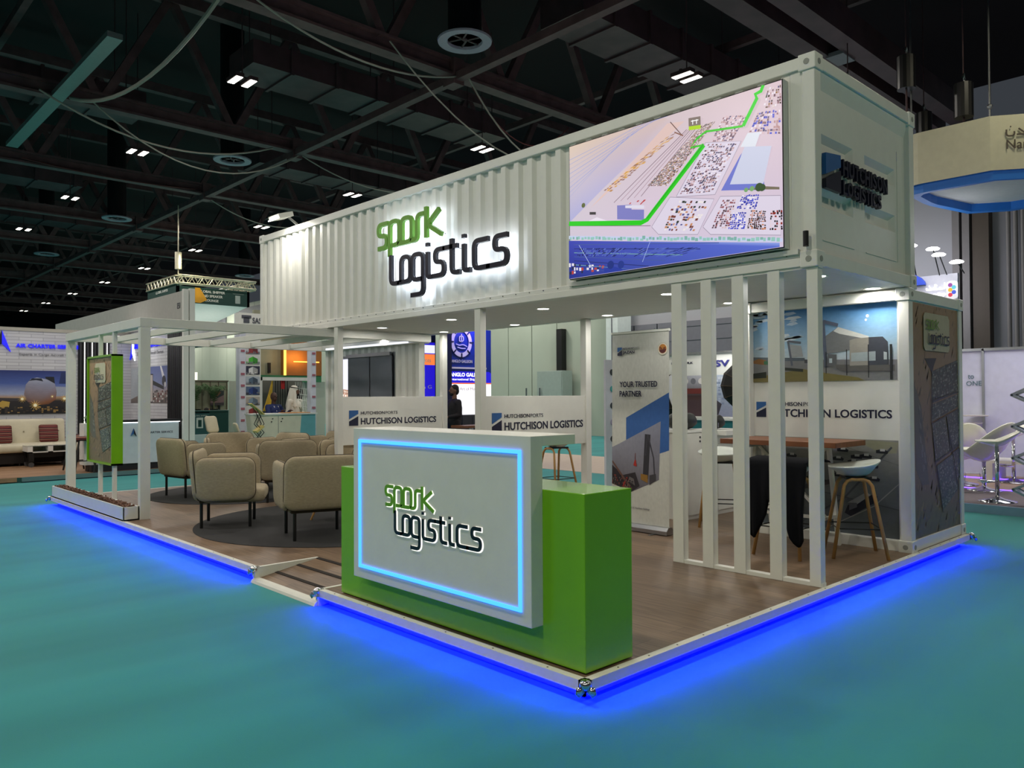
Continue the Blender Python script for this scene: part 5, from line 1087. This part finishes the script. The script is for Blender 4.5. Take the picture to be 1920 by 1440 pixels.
area('sign_underside_fill', (9.9, 29.2, 2.6), 40, 1.0, None, (1, .97, .9), (0, 0, 1)); area('truss_wash', (8.6, 27.2, 7.0), 30, .4, None, (1, .95, .7), (.2, .6, -1))  # upward fill added to brighten the sign's underside, for stand lights below

# ---- blue stand
bs = thing('exhibition_stand', 'royal blue stand with a ship wheel emblem and bright screens behind the container', 'stand', (8.4, 11.4, 0)); RB = mat('royal_blue_panel', (24, 54, 140), .4); DB = mat('deep_navy_panel', (12, 22, 62), .4)
put('wall', M().box(8.05, 9.47, 11.3, 11.4, 0, 3.2), RB, bs); put('wall', M().box(7.0, 7.95, 11.5, 11.6, 0, 3.2), DB, bs); put('column', M().box(7.93, 8.1, 11.1, 11.3, 0, 3.1), DB, bs)
P = Pic(BF(8.17, 11.29, 1.0), 1.29, 1.2); P.rect(0, 0, 1, .93, (250, 250, 255)); P.poly([(0, .78), (1, .78), (1, .97), (.95, 1), (0, 1)], (30, 24, 190)); P.rect(0, .755, 1, .78, (226, 110, 70)); P.rect(0, .0, 1, .09, (60, 50, 190)); P.put('screen', BRIGHT, bs); F = BF(8.17, 11.283, 1.0)
put('lettering', M().text('ANGLO GALLEON', F, .02, 1.08, 1.05, .09, .004, .03).text('International Shipping', F, .04, .975, .92, .07, .004), glow('white_print_glow', (1, 1, 1), 1.2), bs); put('screen_lettering', M().text('The Art of Moving', F, .1, .74, .85, .09, .004), mat('faint_pink_ink', (226, 206, 206), .6), bs); put('web_lettering', M().text('www.anglogalleon', F, .5, .025, .7, .05, .003), FLATW, bs)
put('screen_frame', M().box(8.1, 8.17, 11.22, 11.3, .95, 2.28).box(8.12, 9.3, 11.27, 11.3, 2.26, 2.3), FLATW, bs)
F = BF(8.53, 11.28, 2.88); b = M(); b2 = M()
n_ = 32; ring = [(F.p(.35*math.cos(k*2*PI/n_)*.9, .35*math.sin(k*2*PI/n_)), F.p(.25*math.cos(k*2*PI/n_)*.9, .25*math.sin(k*2*PI/n_))) for k in range(n_)]
for k in range(n_): b.prism([ring[k][0], ring[(k+1) % n_][0], ring[(k+1) % n_][1], ring[k][1]], F.n*.01)
for k in range(8): a = k*PI/4; b2.bar(F.p(.24*math.cos(a), .26*math.sin(a), .015), F.p(.36*math.cos(a), .38*math.sin(a), .015), .03, .02, F.n)
put('wheel_emblem', b, FLATW, bs); put('wheel_spoke', b2, DB, bs); put('ship_emblem', M().stroke([(-.06, .02), (-.06, .14), (.06, .14), (.06, .02), (-.06, .02)], F, 0, 0, 1, .02, .012, .05).stroke([(0, 0), (0, .19)], F, 0, 0, 1, .02, .012).stroke([(-.16, -.05), (-.05, -.08), (.05, -.05), (.17, -.1)], F, 0, 0, 1, .02, .012).stroke([(-.12, -.12), (0, -.15), (.12, -.14)], F, 0, 0, 1, .02, .012), FLATW, bs)
put('name_lettering', M().text('ANGLO GALLEON', BF(0, 11.285, 0), 8.24, 2.4, .62, .07, .01, .01), FLATW, bs)
P = Pic(BF(7.3, 11.49, .8), .62, 2.05); P.rect(0, 0, 1, 1, (30, 20, 180)); P.rect(0, .88, 1, .97, (220, 220, 250)); P.poly([(0, .75), (0, .87), (1, .87), (1, .75), (.2, .75)], (230, 120, 60)); P.poly([(0, 0), (.3, 0), (.16, .5), (0, .75)], (14, 20, 60)); P.put('lit_panel', BRIGHT, bs)
put('panel_lettering', M().text('Services', BF(7.3, 11.485, .8), .1, 1.6, .4, .1, .004), FLATW, bs); put('panel_lettering', M().text('& G', BF(7.3, 11.485, .8), .25, 1.0, .27, .08, .004), FLATW, bs)
area('blue_wash', (8.8, 10.9, 3.3), 12, .8, .2, (.3, .2, 1), (0, .6, -1))
t = thing('meeting_table', 'small brown topped table with a white lit top below the dark suited man', 'table', (8.0, 10.2, 0)); put('tabletop', M().box(7.5, 8.3, 9.95, 10.4, .95, 1.0), mat('walnut_top', (120, 72, 44)), t); put('pedestal', M().cyl((7.9, 10.2, 0), (7.9, 10.2, .95), .05, n=12).cyl((7.9, 10.2, 0), (7.9, 10.2, .03), .25, n=20), ALU, t)
t = thing('storage_unit', 'dark drawer unit standing behind the man in the dark suit', 'cabinet', (8.5, 10.8, 0)); put('body', M().box(8.2, 8.8, 10.85, 11.2, 0, 1.2), mat('anthracite_board', (50, 50, 58), .5), t); put('door_seam', M().box(8.49, 8.5, 10.845, 10.85, .05, 1.15), BLACK, t)
# tall grey cabinet by the hall wall
t = thing('cabinet', 'tall pale grey metal cabinet with handles against the hall wall', 'cabinet', (20.2, 19.6, 0)); GC = mat('pale_grey_metal', (160, 172, 166), .5)
put('body', M().box(20.2, 20.8, 18.95, 20.4, 0, 2.65), GC, t, bev=.01); put('door', M().box(20.18, 20.2, 19.0, 20.05, .05, 2.6), GC, t); put('handle', M().box(20.12, 20.16, 20.15, 20.2, 1.55, 1.95).box(20.12, 20.16, 20.95, 21.0, 1.55, 1.95), CHROME, t)
put('carpet_strip', M().box(9.42, 12.9, -2, 14, .0, .006), mat('beige_carpet', (186, 172, 158), .9), label='wide beige carpet aisle crossing behind the stand', cat='carpet')
t = thing('partner_banner', 'narrow lilac white board with small round logos behind the roll up banner', 'banner', (6.9, 5.4, 0)); put('board', M().box(6.66, 7.2, 5.4, 5.44, 0, 2.2), PW, t)
for k, c in enumerate(((30, 40, 50), (60, 170, 170), (40, 50, 60), (170, 160, 190), (50, 50, 60))): put('round_logo', M().cyl((6.82, 5.385, 2.0-k*.27), (6.82, 5.4, 2.0-k*.27), .05, n=14), mat('logo_ink_%d' % k, c), t)
t = thing('conduit', 'thin grey cable conduit with two small switch boxes on the pale column', 'conduit', (19.58, 15.75, 1.6)); put('pipe', M().cyl((19.57, 15.85, 1.9), (19.57, 15.85, 5.5), .02, n=8), HG, t); put('switch_box', M().box(19.5, 19.6, 15.78, 15.94, 2.35, 2.5), HG, t); put('switch_box', M().box(19.5, 19.6, 15.74, 15.92, 1.75, 1.95), mat('red_brown_box', (120, 90, 90), .6), t)
# ---- DSV stand behind the slats
ds = thing('exhibition_stand', 'white stand wall with DSV letters and ship photos seen between the slats', 'stand', (8.6, 4.5, 0))
put('wall', M().box(8.5, 8.58, 2.6, 5.9, 0, 2.34), FLATW, ds); put('top_rail', M().box(8.46, 8.6, 2.6, 5.9, 2.32, 2.36), ALU, ds); put('lettering', M().text('DSV', AF(8.496, 4.72, 0), 0, 2.10, .46, .11, .01, .03), mat('dsv_blue', (50, 52, 130), .5), ds); put('small_lettering', M().text('BREAKBULK', AF(8.496, 5.42, 0), 0, 2.165, .45, .035, .004, .03), HD, ds)
P = Pic(AF(8.495, 5.85, 1.26), 1.1, .7); P.grad([(0, (110, 60, 60)), (.5, (60, 40, 40)), (1, (190, 190, 200))]); 
for k in range(7): P.disc(.1+k*.14, .86, .075, (120, 120, 128) if k % 2 else (226, 220, 216), 14)
P.rect(0, .55, 1, .68, (110, 40, 36)); P.rect(0, .0, 1, .4, (70, 50, 56)); P.put('photo_print', PRINT, ds)
P = Pic(AF(8.495, 4.68, 1.26), 1.9, .7); P.grad([(0, (130, 136, 160)), (.5, (150, 160, 180)), (1, (190, 200, 216))]); P.yard([(0, .3), (1, .2), (1, .9), (0, .95)], 30, 12, [(210, 216, 226), (120, 134, 160), (170, 180, 200)], .5); P.poly([(0, .0), (.1, .0), (.14, .3), (.0, .55)], (60, 56, 66)); P.put('photo_print', PRINT, ds)
put('shelf', M().box(8.3, 8.5, 3.6, 5.2, 1.2, 1.24), FLATW, ds); put('teal_front', M().box(8.32, 8.36, 3.6, 5.2, .6, 1.2), mat('teal_panel', (24, 110, 116), .5), ds); area('dsv_wash', (8.1, 4.2, 2.7), 14, .3, 1.5, (1, 1, 1), (.6, 0, -1))
def softbox(x, y, z, r, d, label, word):
    t = thing('softbox', label, 'softbox', (x, y, 0)); d = Vector(d).normalized(); u = d.cross(Vector((0, 0, 1))).normalized(); v = u.cross(d); c = Vector((0, 0, z)); b = M(); n_ = 12
    rr = [(r, 0), (r*.93, -.08), (r*.7, -.22), (r*.35, -.34), (.06, -.4)]; vs = []
    for q, o in rr: vs += [c+(u*math.cos(k*2*PI/n_)+v*math.sin(k*2*PI/n_))*q+d*o for k in range(n_)]
    b.add(vs, [(i*n_+j, i*n_+(j+1) % n_, (i+1)*n_+(j+1) % n_, (i+1)*n_+j) for i in range(4) for j in range(n_)]+[tuple(range(4*n_, 5*n_))]); put('fabric_shell', b, mat('black_softbox_fabric', (12, 11, 12), .7), t, local=True)
    b = M()
    for k in range(n_): b.tube([c+(u*math.cos(k*2*PI/n_)+v*math.sin(k*2*PI/n_))*(q+.002)+d*(o-.002) for q, o in rr], .003, 4)
    put('seam', b, mat('gold_seam', (110, 84, 50), .6), t, local=True); put('diffuser', M().prism([c+(u*math.cos(k*2*PI/n_)+v*math.sin(k*2*PI/n_))*r*.98 for k in range(n_)], d*.005), mat('white_diffuser', (200, 200, 200), .7), t, local=True)
    nf = Fr(c+v*r*.75-d*.14-u*r*.55, u, v+d*.6)
    nf2 = Fr(c+v*r*.62-d*.3+u*r*.5, -u, v); b = M().text(word, nf2, 0, 0, r*.95, r*.16, .004, .02); put('lettering', b, FLATW, t, local=True)
    put('light_stand', M().cyl((0, 0, .1), (0, 0, z), .012, n=8).cyl(tuple(c), tuple(c-d*.4), .04, n=10).bar((0, 0, .5), (.35, .1, 0), .015, .015).bar((0, 0, .5), (-.25, .3, 0), .015, .015).bar((0, 0, .5), (-.1, -.35, 0), .015, .015), BLACK, t, local=True)
softbox(7.3, 3.28, 1.76, .36, (.75, .66, .05), 'black round studio softbox seen between two middle slats, beside DSV letters', 'godox'); softbox(7.2, 4.42, 1.6, .36, (.25, -.9, .25), 'black softbox with a white rim seen between the two left slats', 'godox')

# ---- right hand stand
rs = thing('exhibition_stand', 'low platform stand with white shell walls at the right edge', 'stand', (12, 0, 0))
put('deck', M().box(8.9, 14.2, -6, 3.4, .02, .11), wood_floor('pale_wood_planks', ((176, 150, 128), (160, 136, 116))), rs); put('edge', M().box(8.84, 8.9, -6, 3.4, 0, .115), mat('pale_steel_edge', (130, 160, 180), .35, .3), rs)
put('wall', M().box(13.4, 13.46, -6, 3.4, .11, 2.44), mat('lilac_grey_board', (196, 196, 214), .5), rs); b = M()
for y in (-1.1, -.1, .9, 1.87, 2.85): b.box(13.36, 13.4, y-.02, y+.02, .11, 2.46)
put('mullion', b.box(13.36, 13.48, -6, 3.4, 2.42, 2.47), ALU, rs); put('carpet_band', M().box(8.92, 10.8, -6, 3.4, .11, .115), mat('grey_brown_carpet', (110, 100, 104), .9), rs)
put('blue_led_line', M().box(10.8, 10.86, -6, 3.4, .11, .125).box(12.6, 12.66, -6, 3.4, .11, .125), glow('violet_led', (.12, .05, 1), 5), rs)
put('lettering', M().text('to', AF(13.39, 2.13, 0), 0, 1.9, .1, .08, .004).text('ONE', AF(13.39, 2.16, 0), 0, 1.77, .26, .09, .004), mat('slate_ink', (80, 110, 120), .6), rs); b = M()
area('violet_fill', (11.6, -.8, .3), 12, 1.5, 2.5, (.35, .25, 1), (0, 0, 1)); area('right_stand_light', (11.5, 0, 4.5), 120, 2, 3, (.95, .95, 1))
MW = mat('moulded_white_plastic', (224, 222, 206), .25)
def swivel(x, y, rz, h, label, big=True, group='white swivel tub chairs'):
    t = thing('swivel_chair' if big else 'bar_stool', label, 'chair' if big else 'stool', (x, y, .115), rz, group=group); n_ = 28; vs = []; R_ = [.02, .35, .7, .93, 1.0]
    def rimz(a): return (.42*max(0, math.cos(a))**1.2+.14 if big else .16*max(0, math.cos(a))**1.3+.02)
    s_ = .40 if big else .27
    for sd in (0, 1):
        for r in (R_ if not sd else R_[::-1]):
            for k in range(n_): a = k*2*PI/n_; lean = 1+.15*max(0, math.cos(a))*r; vs.append((r*s_*math.cos(a)*lean*(.98 if sd else 1), r*s_*math.sin(a)*(.98 if sd else 1), h-.1+rimz(a)*r**2.4+.06*r+(.015 if sd else 0)))
    b = M().add(vs, [(i*n_+j, i*n_+(j+1) % n_, (i+1)*n_+(j+1) % n_, (i+1)*n_+j) for i in range(9) for j in range(n_)]+[tuple(range(n_))[::-1], tuple(range(9*n_, 10*n_))]); put('shell', b, MW, t, local=True, smooth=True)
    put('pedestal', M().cyl((0, 0, .03), (0, 0, h-.08), .028, n=14), CHROME, t, local=True, smooth=True); put('base', M().lathe([(.24, 0), (.235, .012), (.1, .04), (.04, .07), (.01, .07)], n=28), CHROME, t, local=True, smooth=True)
    if not big: put('footrest', M().tube([(.03, 0, .28), (-.1, .12, .28), (-.2, .1, .28), (-.23, 0, .28), (-.2, -.1, .28), (-.1, -.12, .28)], .01, 6, True), CHROME, t, local=True)
swivel(9.32, .58, math.radians(-70), .86, 'tall white moulded bar stool on chrome foot at the right stand edge', False, 'tall white moulded bar stools'); swivel(11.3, 1.62, math.radians(-150), .5, 'white swivel tub chair right behind the map wall edge'); swivel(10.6, 1.1, math.radians(-110), .54, 'white swivel tub chair overlapping the tall bar stool'); swivel(11.2, .0, math.radians(0), .5, 'white swivel tub chair at the right edge behind the zigzag rack'); swivel(12.2, 1.1, math.radians(-40), .86, 'violet lit white bar stool behind the tub chairs', False, 'tall white moulded bar stools')
t = thing('low_table', 'low white box table among the tub chairs on the right stand', 'table', (12.7, 1.2, .11)); put('tabletop', M().box(12.2, 13.0, .8, 1.52, .42, .47), MW, t); put('side', M().box(12.2, 13.0, 1.42, 1.52, .115, .42), MW, t); put('side', M().box(12.2, 13.0, .8, .9, .115, .42), MW, t)
t = thing('wall_shelf', 'two small white round shelves on the right stand wall', 'shelf', (13.2, 1.9, 1.1)); put('shelf', M().lathe([(.2, 0), (.22, .02), (.01, .02)], (13.17, 1.95, 1.2), 20).lathe([(.2, 0), (.22, .02), (.01, .02)], (13.17, 2.05, 1.06), 20), MW, t)
t = thing('wire_bin', 'small thin wire stand beside the map wall edge on the right stand', 'wire stand', (10.2, 1.1, .115)); put('wire', M().tube([(10.1, 1.25, .12), (10.25, 1.0, .12), (10.2, 1.05, .42), (10.08, 1.2, .42)], .006, 5, True), ALU, t)
zr = thing('brochure_rack', 'silver folding zigzag brochure rack at the right edge of the view', 'rack', (8.97, .25, .115)); b = M(); pan = M(); z = .13; k = 0
while z < 1.6:
    ya, yb = (.30, -.12) if k % 2 else (-.12, .30)
    for xx in (8.93, 9.17): b.bar((xx, ya, z), (xx, yb, z+.21), .02, .03)
    if k % 2 == 0: pan.bar((9.05, ya, z), (9.05, yb, z+.21), .22, .008)
    b.bar((8.93, yb, z+.21), (9.17, yb, z+.21), .02, .02); z += .21; k += 1
put('frame', b, ALU, zr); put('tray', pan, mat('clear_grey_tray', (120, 134, 150), .2), zr)
# lit wall sign high at the right, with lamps
nw = thing('wall_sign', 'white lit wall sign with arabic words and a round colourful emblem beyond the container', 'sign', (16.05, 3.5, 3.2)); put('board', M().box(16, 16.1, 3.08, 4.9, 2.6, 4.3), mat('white_sign_board', (196, 196, 210), .5), nw)
put('blue_arch', M().prism([(15.9, 3.72+1.2*math.cos(a*PI/16)*-1+1.2-.0, 4.1+.42*math.sin(a*PI/16)) for a in range(0, 9)]+[(15.9, 4.92, 4.1)], (.08, 0, 0)), mat('cobalt_panel', (60, 90, 220), .5), nw)
LW = glow('sign_white', (1, 1, 1), 2.2); F = AF(15.99, 3.72, 0)
put('english_lettering', M().text('Namma Cargo', F, .0, 3.80, .40, .10, .01, .01), LW, nw); b = M()
for pth in ([(0, .05), (0, 0), (.08, 0), (.08, .06)], [(.08, 0), (.16, 0), (.14, .05)], [(.18, .12), (.18, 0), (.28, 0), (.28, .05)], [(.28, 0), (.38, 0), (.38, .14)], [(.2, .09), (.22, .09)], [(.05, .09), (.07, .09)]): b.stroke(pth, F, .0, 3.97, 1, .022, .01, .03)
put('arabic_lettering', b, LW, nw)
P = Pic(AF(15.985, 3.31, 3.72), .24, .42); P.disc(.5, .5, .5, (240, 240, 244), 24, 1); 
for k, c in enumerate(((226, 60, 90), (60, 90, 220), (240, 190, 40), (90, 200, 220), (150, 60, 160))): P.disc(.35+.3*(k % 2), .25+.13*k, .11, c, 12)
P.put('round_emblem', PRINT, nw)
for x, y, z, w in ((15.4, 3.84, 4.93, 'leftmost'), (15.3, 3.35, 4.78, 'second'), (15.2, 3.2, 4.62, 'third'), (15.2, 2.85, 4.42, 'rightmost')):
    t = thing('arm_spotlight', 'bright spotlight on a thin arm above the lit wall sign, '+w+' of the four', 'spotlight', (x, y, z), group='arm spotlights over the wall sign'); put('lamp_head', M().lathe([(.01, -.02), (.12, -.02), (.14, .0), (.1, .03), (.01, .05)], n=18), glow('spot_face', (1, 1, .98), 12), t, local=True); put('arm', M().cyl((0, 0, .03), (16.02-x, .1, 4.28-z), .012, n=6), BLACK, t, local=True)
area('sign_wash', (15.0, 3.3, 4.7), 14, .3, 1.4, (.95, .95, 1), (1, 0, -.7)); area('wall_wash', (19.0, 5.5, 4.5), 40, 2, 2, (.9, .9, 1), (1, 0, .2))
# hanging ring sign
hs = thing('hanging_sign', 'large cream hanging sign with a blue inner rim and arabic name at upper right', 'sign', (14.7, 2, 5.75))
O = [(13.28, 1.67), (13.28, 2.93), (13.33, 3.12), (13.5, 3.24), (14.25, 3.27), (14.6, 3.25), (16.05, 2.94), (16.5, 2.2), (16.5, -.8), (15.6, -1.6), (14.4, -1.6), (14.0, .2), (13.72, 1.02)]
def ring_wall(pts, z0, z1, th):
    cx = sum(p[0] for p in pts)/len(pts); cy = sum(p[1] for p in pts)/len(pts); q = [(x+(cx-x)*th, y+(cy-y)*th) for x, y in pts]; n_ = len(pts); b = M()
    vs = [(x, y, z0) for x, y in pts]+[(x, y, z1) for x, y in pts]+[(x, y, z0) for x, y in q]+[(x, y, z1) for x, y in q]; fs = []
    for i in range(n_):
        j = (i+1) % n_; fs += [(i, j, n_+j, n_+i), (2*n_+i, 3*n_+i, 3*n_+j, 2*n_+j), (i, 2*n_+i, 2*n_+j, j), (n_+i, n_+j, 3*n_+j, 3*n_+i)]
    return b.add(vs, fs)
put('outer_band', ring_wall(O, 5.75, 6.76, .02), mat('cream_fabric', (206, 202, 176), .7), hs); I_ = [(x+(14.9-x)*.035, y+(1.0-y)*.035) for x, y in O]
put('blue_rim', ring_wall(I_, 5.58, 5.76, .09), mat('azure_panel', (30, 110, 190), .5, emit=(30, 100, 220), es=.06), hs); put('inner_ceiling', M().prism([(x+(14.9-x)*.1, y+(1.0-y)*.1, 5.75) for x, y in O], (0, 0, .03)), mat('pale_grey_fabric', (196, 196, 200), .7), hs)
e0 = Vector((13.28, 1.67, 0)); e1 = Vector((13.72, 1.02, 0)); F = Fr(e0+Vector((-.02, -.015, 0)), (e1-e0)); b = M().text('Namma', F, .26, 6.12, .72, .17, .01)
for pth in ([(0, .12), (0, .0), (.13, 0), (.13, .08)], [(.17, .02), (.33, .02), (.2, .13)], [(.3, .02), (.5, .02)], [(.06, .17), (.08, .17)]): b.stroke(pth, F, .26, 6.36, 1, .026, .01, .05)
put('lettering', b, mat('brown_grey_letters', (86, 76, 66), .5), hs); put('suspension', M().cyl((13.32, 1.68, 6.75), (13.32, 1.68, 13), .02, n=6).cyl((13.45, 3.1, 6.75), (13.45, 3.1, 13), .02, n=6).ball((13.32, 1.68, 6.95), .05).ball((13.45, 3.1, 6.95), .05), ALU, hs)

# ================================================================ PEOPLE
def blob(caps, balls, voxel=.011, smooth=2):
    b = M()
    for p, q, r1, r2 in caps: b.cyl(p, q, r1, r2, 14); b.ball(p, r1, n=10); b.ball(q, r2, n=10)
    for c, rx, ry, rz in balls: b.ball(c, rx, ry, rz, 14)
    me = bpy.data.meshes.new('t'); me.from_pydata(b.v, [], b.f); bm = bmesh.new(); bm.from_mesh(me); bmesh.ops.recalc_face_normals(bm, faces=bm.faces); bm.to_mesh(me); bm.free()
    o = bpy.data.objects.new('t', me); COL.objects.link(o); r = o.modifiers.new('r', 'REMESH'); r.mode = 'VOXEL'; r.voxel_size = voxel; s = o.modifiers.new('s', 'SMOOTH'); s.iterations = smooth; s.factor = .5
    m2 = bpy.data.meshes.new_from_object(o.evaluated_get(bpy.context.evaluated_depsgraph_get())); out = M(); out.v = [tuple(v.co) for v in m2.vertices]; out.f = [tuple(p.vertices) for p in m2.polygons]
    bpy.data.objects.remove(o); bpy.data.meshes.remove(me); bpy.data.meshes.remove(m2); return out
def person(label, loc, rz, hgt, skin, hair, top, bottom, arms, robe=False, sit=False, turn=0, hat=None, beard=False):
    """faces local -y; arms: per side elbow and wrist points"""
    t = thing('person', label, 'person', loc, rz); k = hgt/1.78; z0 = -.42*k if sit else 0
    V = lambda x, y, z: Vector((x*k, y*k, z*k+z0)); sk = mat('skin_'+'_'.join(map(str, skin)), skin, .55)
    caps = []; balls = []; tops = []; bots = []
    ca, sa = math.cos(turn), math.sin(turn); HD_ = lambda x, y, z: Vector(((x*ca-y*sa)*k, (x*sa+y*ca)*k-.01, z*k+z0))
    caps += [(V(0, 0, 1.36), HD_(0, .01, 1.55), .058*k, .055*k), (V(0, 0, 1.0), V(0, 0, 1.3), .13*k, .15*k), (V(-.15, 0, 1.40), V(.15, 0, 1.40), .06*k, .06*k)]
    balls += [(HD_(0, .005, 1.66), .077*k, .095*k, .115*k), (HD_(0, -.045, 1.60), .05*k, .05*k, .06*k), (HD_(0, -.10, 1.645), .014*k, .022*k, .024*k), (HD_(-.078, .01, 1.645), .012*k, .02*k, .03*k), (HD_(.078, .01, 1.645), .012*k, .02*k, .03*k), (HD_(0, -.088, 1.60), .024*k, .012*k, .009*k), (HD_(-.03, -.085, 1.685), .02*k, .012*k, .006*k), (HD_(.03, -.085, 1.685), .02*k, .012*k, .006*k)]
    if sit: legs = [((s*.1, -.05, .93), (s*.12, -.45, .92), (s*.12, -.45, .45)) for s in (-1, 1)]
    else: legs = [((s*.09, 0, .92), (s*.10, -.01, .50), (s*.10, .01, .09)) for s in (-1, 1)]
    for a, c2, d in legs:
        a, c2, d = V(*a), V(*c2), V(*d); caps += [(a, c2, .08*k, .055*k), (c2, d, .05*k, .035*k), (d+Vector((0, -.0, -.04*k)), d+Vector((0, -.16*k, -.06*k)), .035*k, .028*k)]; bots += [(a, c2, .105*k, .075*k), (c2, d, .075*k, .062*k)]
    for (e, w) in arms:
        s = 1 if e[0] > 0 else -1; sh = V(s*.19, 0, 1.40); e, w = V(*e), V(*w); caps += [(sh, e, .047*k, .038*k), (e, w, .036*k, .026*k)]; tops += [(sh, e, .066*k, .055*k), (e, e.lerp(w, .93), .054*k, .042*k)]
        d = (w-e).normalized(); sd = d.cross(Vector((0, 0, 1))); sd = sd.normalized() if sd.length > .1 else Vector((1, 0, 0)); nn = sd.cross(d); P_ = w+d*.045*k; caps.append((w, P_, .026*k, .026*k)); balls.append((w+d*.04*k, .032*k, .032*k, .022*k))
        for fi, (o, L_) in enumerate(((-.027, .062), (-.009, .075), (.009, .07), (.026, .055))): b0 = P_+sd*o*k; b1 = b0+d*L_*.55*k; b2 = b1+(d*.8-nn*.6)*L_*.5*k; caps += [(b0, b1, .0095*k, .009*k), (b1, b2, .009*k, .0075*k)]
        th0 = w+d*.02*k-sd*.022*k*s; caps.append((th0, th0+(d*.6-sd*.8*s)*.055*k, .011*k, .009*k))
    put('body', blob(caps, balls, .0095*k), sk, t, local=True, smooth=True)
    tops += [(V(0, 0, .98), V(0, 0, 1.28), .165*k, .175*k), (V(-.15, 0, 1.385), V(.15, 0, 1.385), .082*k, .082*k), (V(0, .005, 1.40), V(0, .005, 1.45), .085*k, .066*k)]; tb_ = [(V(0, 0, 1.2), .2*k, .13*k, .26*k)]
    if robe: tops += [(V(-.05, 0, .9), V(-.09, 0, .14), .16*k, .15*k), (V(.05, 0, .9), V(.09, 0, .14), .16*k, .15*k)]
    put('robe' if robe else 'shirt', blob(tops, tb_, .014*k, 4), top, t, local=True, smooth=True)
    if not robe: put('trousers', blob(bots+[(V(-.06, 0, .95), V(.06, 0, .95), .13*k, .13*k)], [], .014*k, 3), bottom, t, local=True, smooth=True)
    fe = M()
    for s in (-1, 1): fe.ball(HD_(s*.032, -.088, 1.668), .012*k, .006*k, .007*k, 8)
    put('eye', fe, mat('dark_eye', (20, 16, 14), .3), t, local=True)
    if hair: put('hair', blob([], [(HD_(0, .022, 1.695), .083*k, .095*k, .095*k), (HD_(0, .05, 1.64), .078*k, .065*k, .09*k)], .01*k), mat('dark_hair', hair, .8), t, local=True, smooth=True)
    if beard: put('beard', blob([], [(HD_(0, -.055, 1.575), .058*k, .05*k, .04*k), (HD_(0, -.095, 1.612), .032*k, .014*k, .008*k)], .008*k), mat('dark_hair', (22, 18, 16), .8), t, local=True, smooth=True)
    if hat:
        put('headscarf', blob([(HD_(0, .05, 1.70), HD_(-.02, .12, 1.28), .10*k, .13*k), (HD_(-.08, .03, 1.66), HD_(-.17, .03, 1.28), .035*k, .05*k), (HD_(.085, .05, 1.66), HD_(.14, .09, 1.32), .03*k, .05*k)], [(HD_(0, .03, 1.715), .098*k, .112*k, .092*k)], .012*k), hat, t, local=True, smooth=True)
        put('headband', M().tube([HD_(.097*math.cos(a*PI/12), .025+.112*math.sin(a*PI/12), 1.745+.02*math.sin(a*PI/12)) for a in range(24)], .012*k, 6, True), BLACK, t, local=True)
    return t, V
NB = mat('navy_cotton', (22, 40, 92), .8); KW = mat('white_cotton_robe', (214, 212, 200), .7); DS = mat('charcoal_suit', (26, 24, 30), .8)
t, V = person('person in a navy shirt with a white lanyard leaning on the cream desk', (6.1, 15.75, 0), .25, 1.76, (70, 46, 36), None, NB, DS, [((-.26, -.12, 1.16), (-.12, -.42, 1.29)), ((.30, -.10, 1.15), (.16, -.42, 1.29))])
put('lanyard', M().tube([V(-.07, -.09, 1.42), V(-.03, -.185, 1.25), V(0, -.2, 1.16)], .009, 5).tube([V(.07, -.09, 1.42), V(.03, -.185, 1.25), V(0, -.2, 1.16)], .009, 5).box(-.045, .045, -.215, -.205, 1.02, 1.14), FLATW, t, local=True)
t, V = person('person in a white robe and white headscarf with black band beside the navy shirt', (6.62, 15.62, .1), .35, 1.80, (112, 76, 56), None, KW, KW, [((-.25, .02, 1.12), (-.2, -.22, 1.0)), ((.25, .02, 1.12), (.22, -.20, 1.0))], robe=True, turn=.9, hat=KW, beard=True)
put('lanyard', M().tube([V(-.07, -.09, 1.42), V(-.02, -.19, 1.2), V(0, -.2, 1.1)], .008, 5).tube([V(.07, -.09, 1.42), V(.03, -.19, 1.2), V(0, -.2, 1.1)], .008, 5).box(-.03, .03, -.215, -.205, 1.03, 1.1), mat('olive_lanyard', (90, 96, 60), .7), t, local=True)
person('person in a dark suit seen from the side before the bright blue screen', (7.86, 10.72, .08), -1.75, 1.80, (120, 84, 66), (20, 16, 14), DS, DS, [((-.24, .0, 1.12), (-.16, -.24, 1.06)), ((.24, .0, 1.12), (.17, -.24, 1.08))], turn=-.2, beard=True)
person('person with brown hair sitting low behind the dark green desk, by the palms', (7.0, 22.12, .0), 1.2, 1.7, (176, 120, 96), (96, 50, 34), DS, DS, [((-.24, 0, 1.12), (-.16, -.24, 1.1)), ((.24, 0, 1.12), (.17, -.24, 1.1))], sit=True)
person('person sitting behind the right end of the dark green desk', (8.2, 22.12, .0), -1.2, 1.7, (120, 84, 66), (20, 16, 14), DS, DS, [((-.24, 0, 1.12), (-.16, -.24, 1.1)), ((.24, 0, 1.12), (.17, -.24, 1.1))], sit=True)
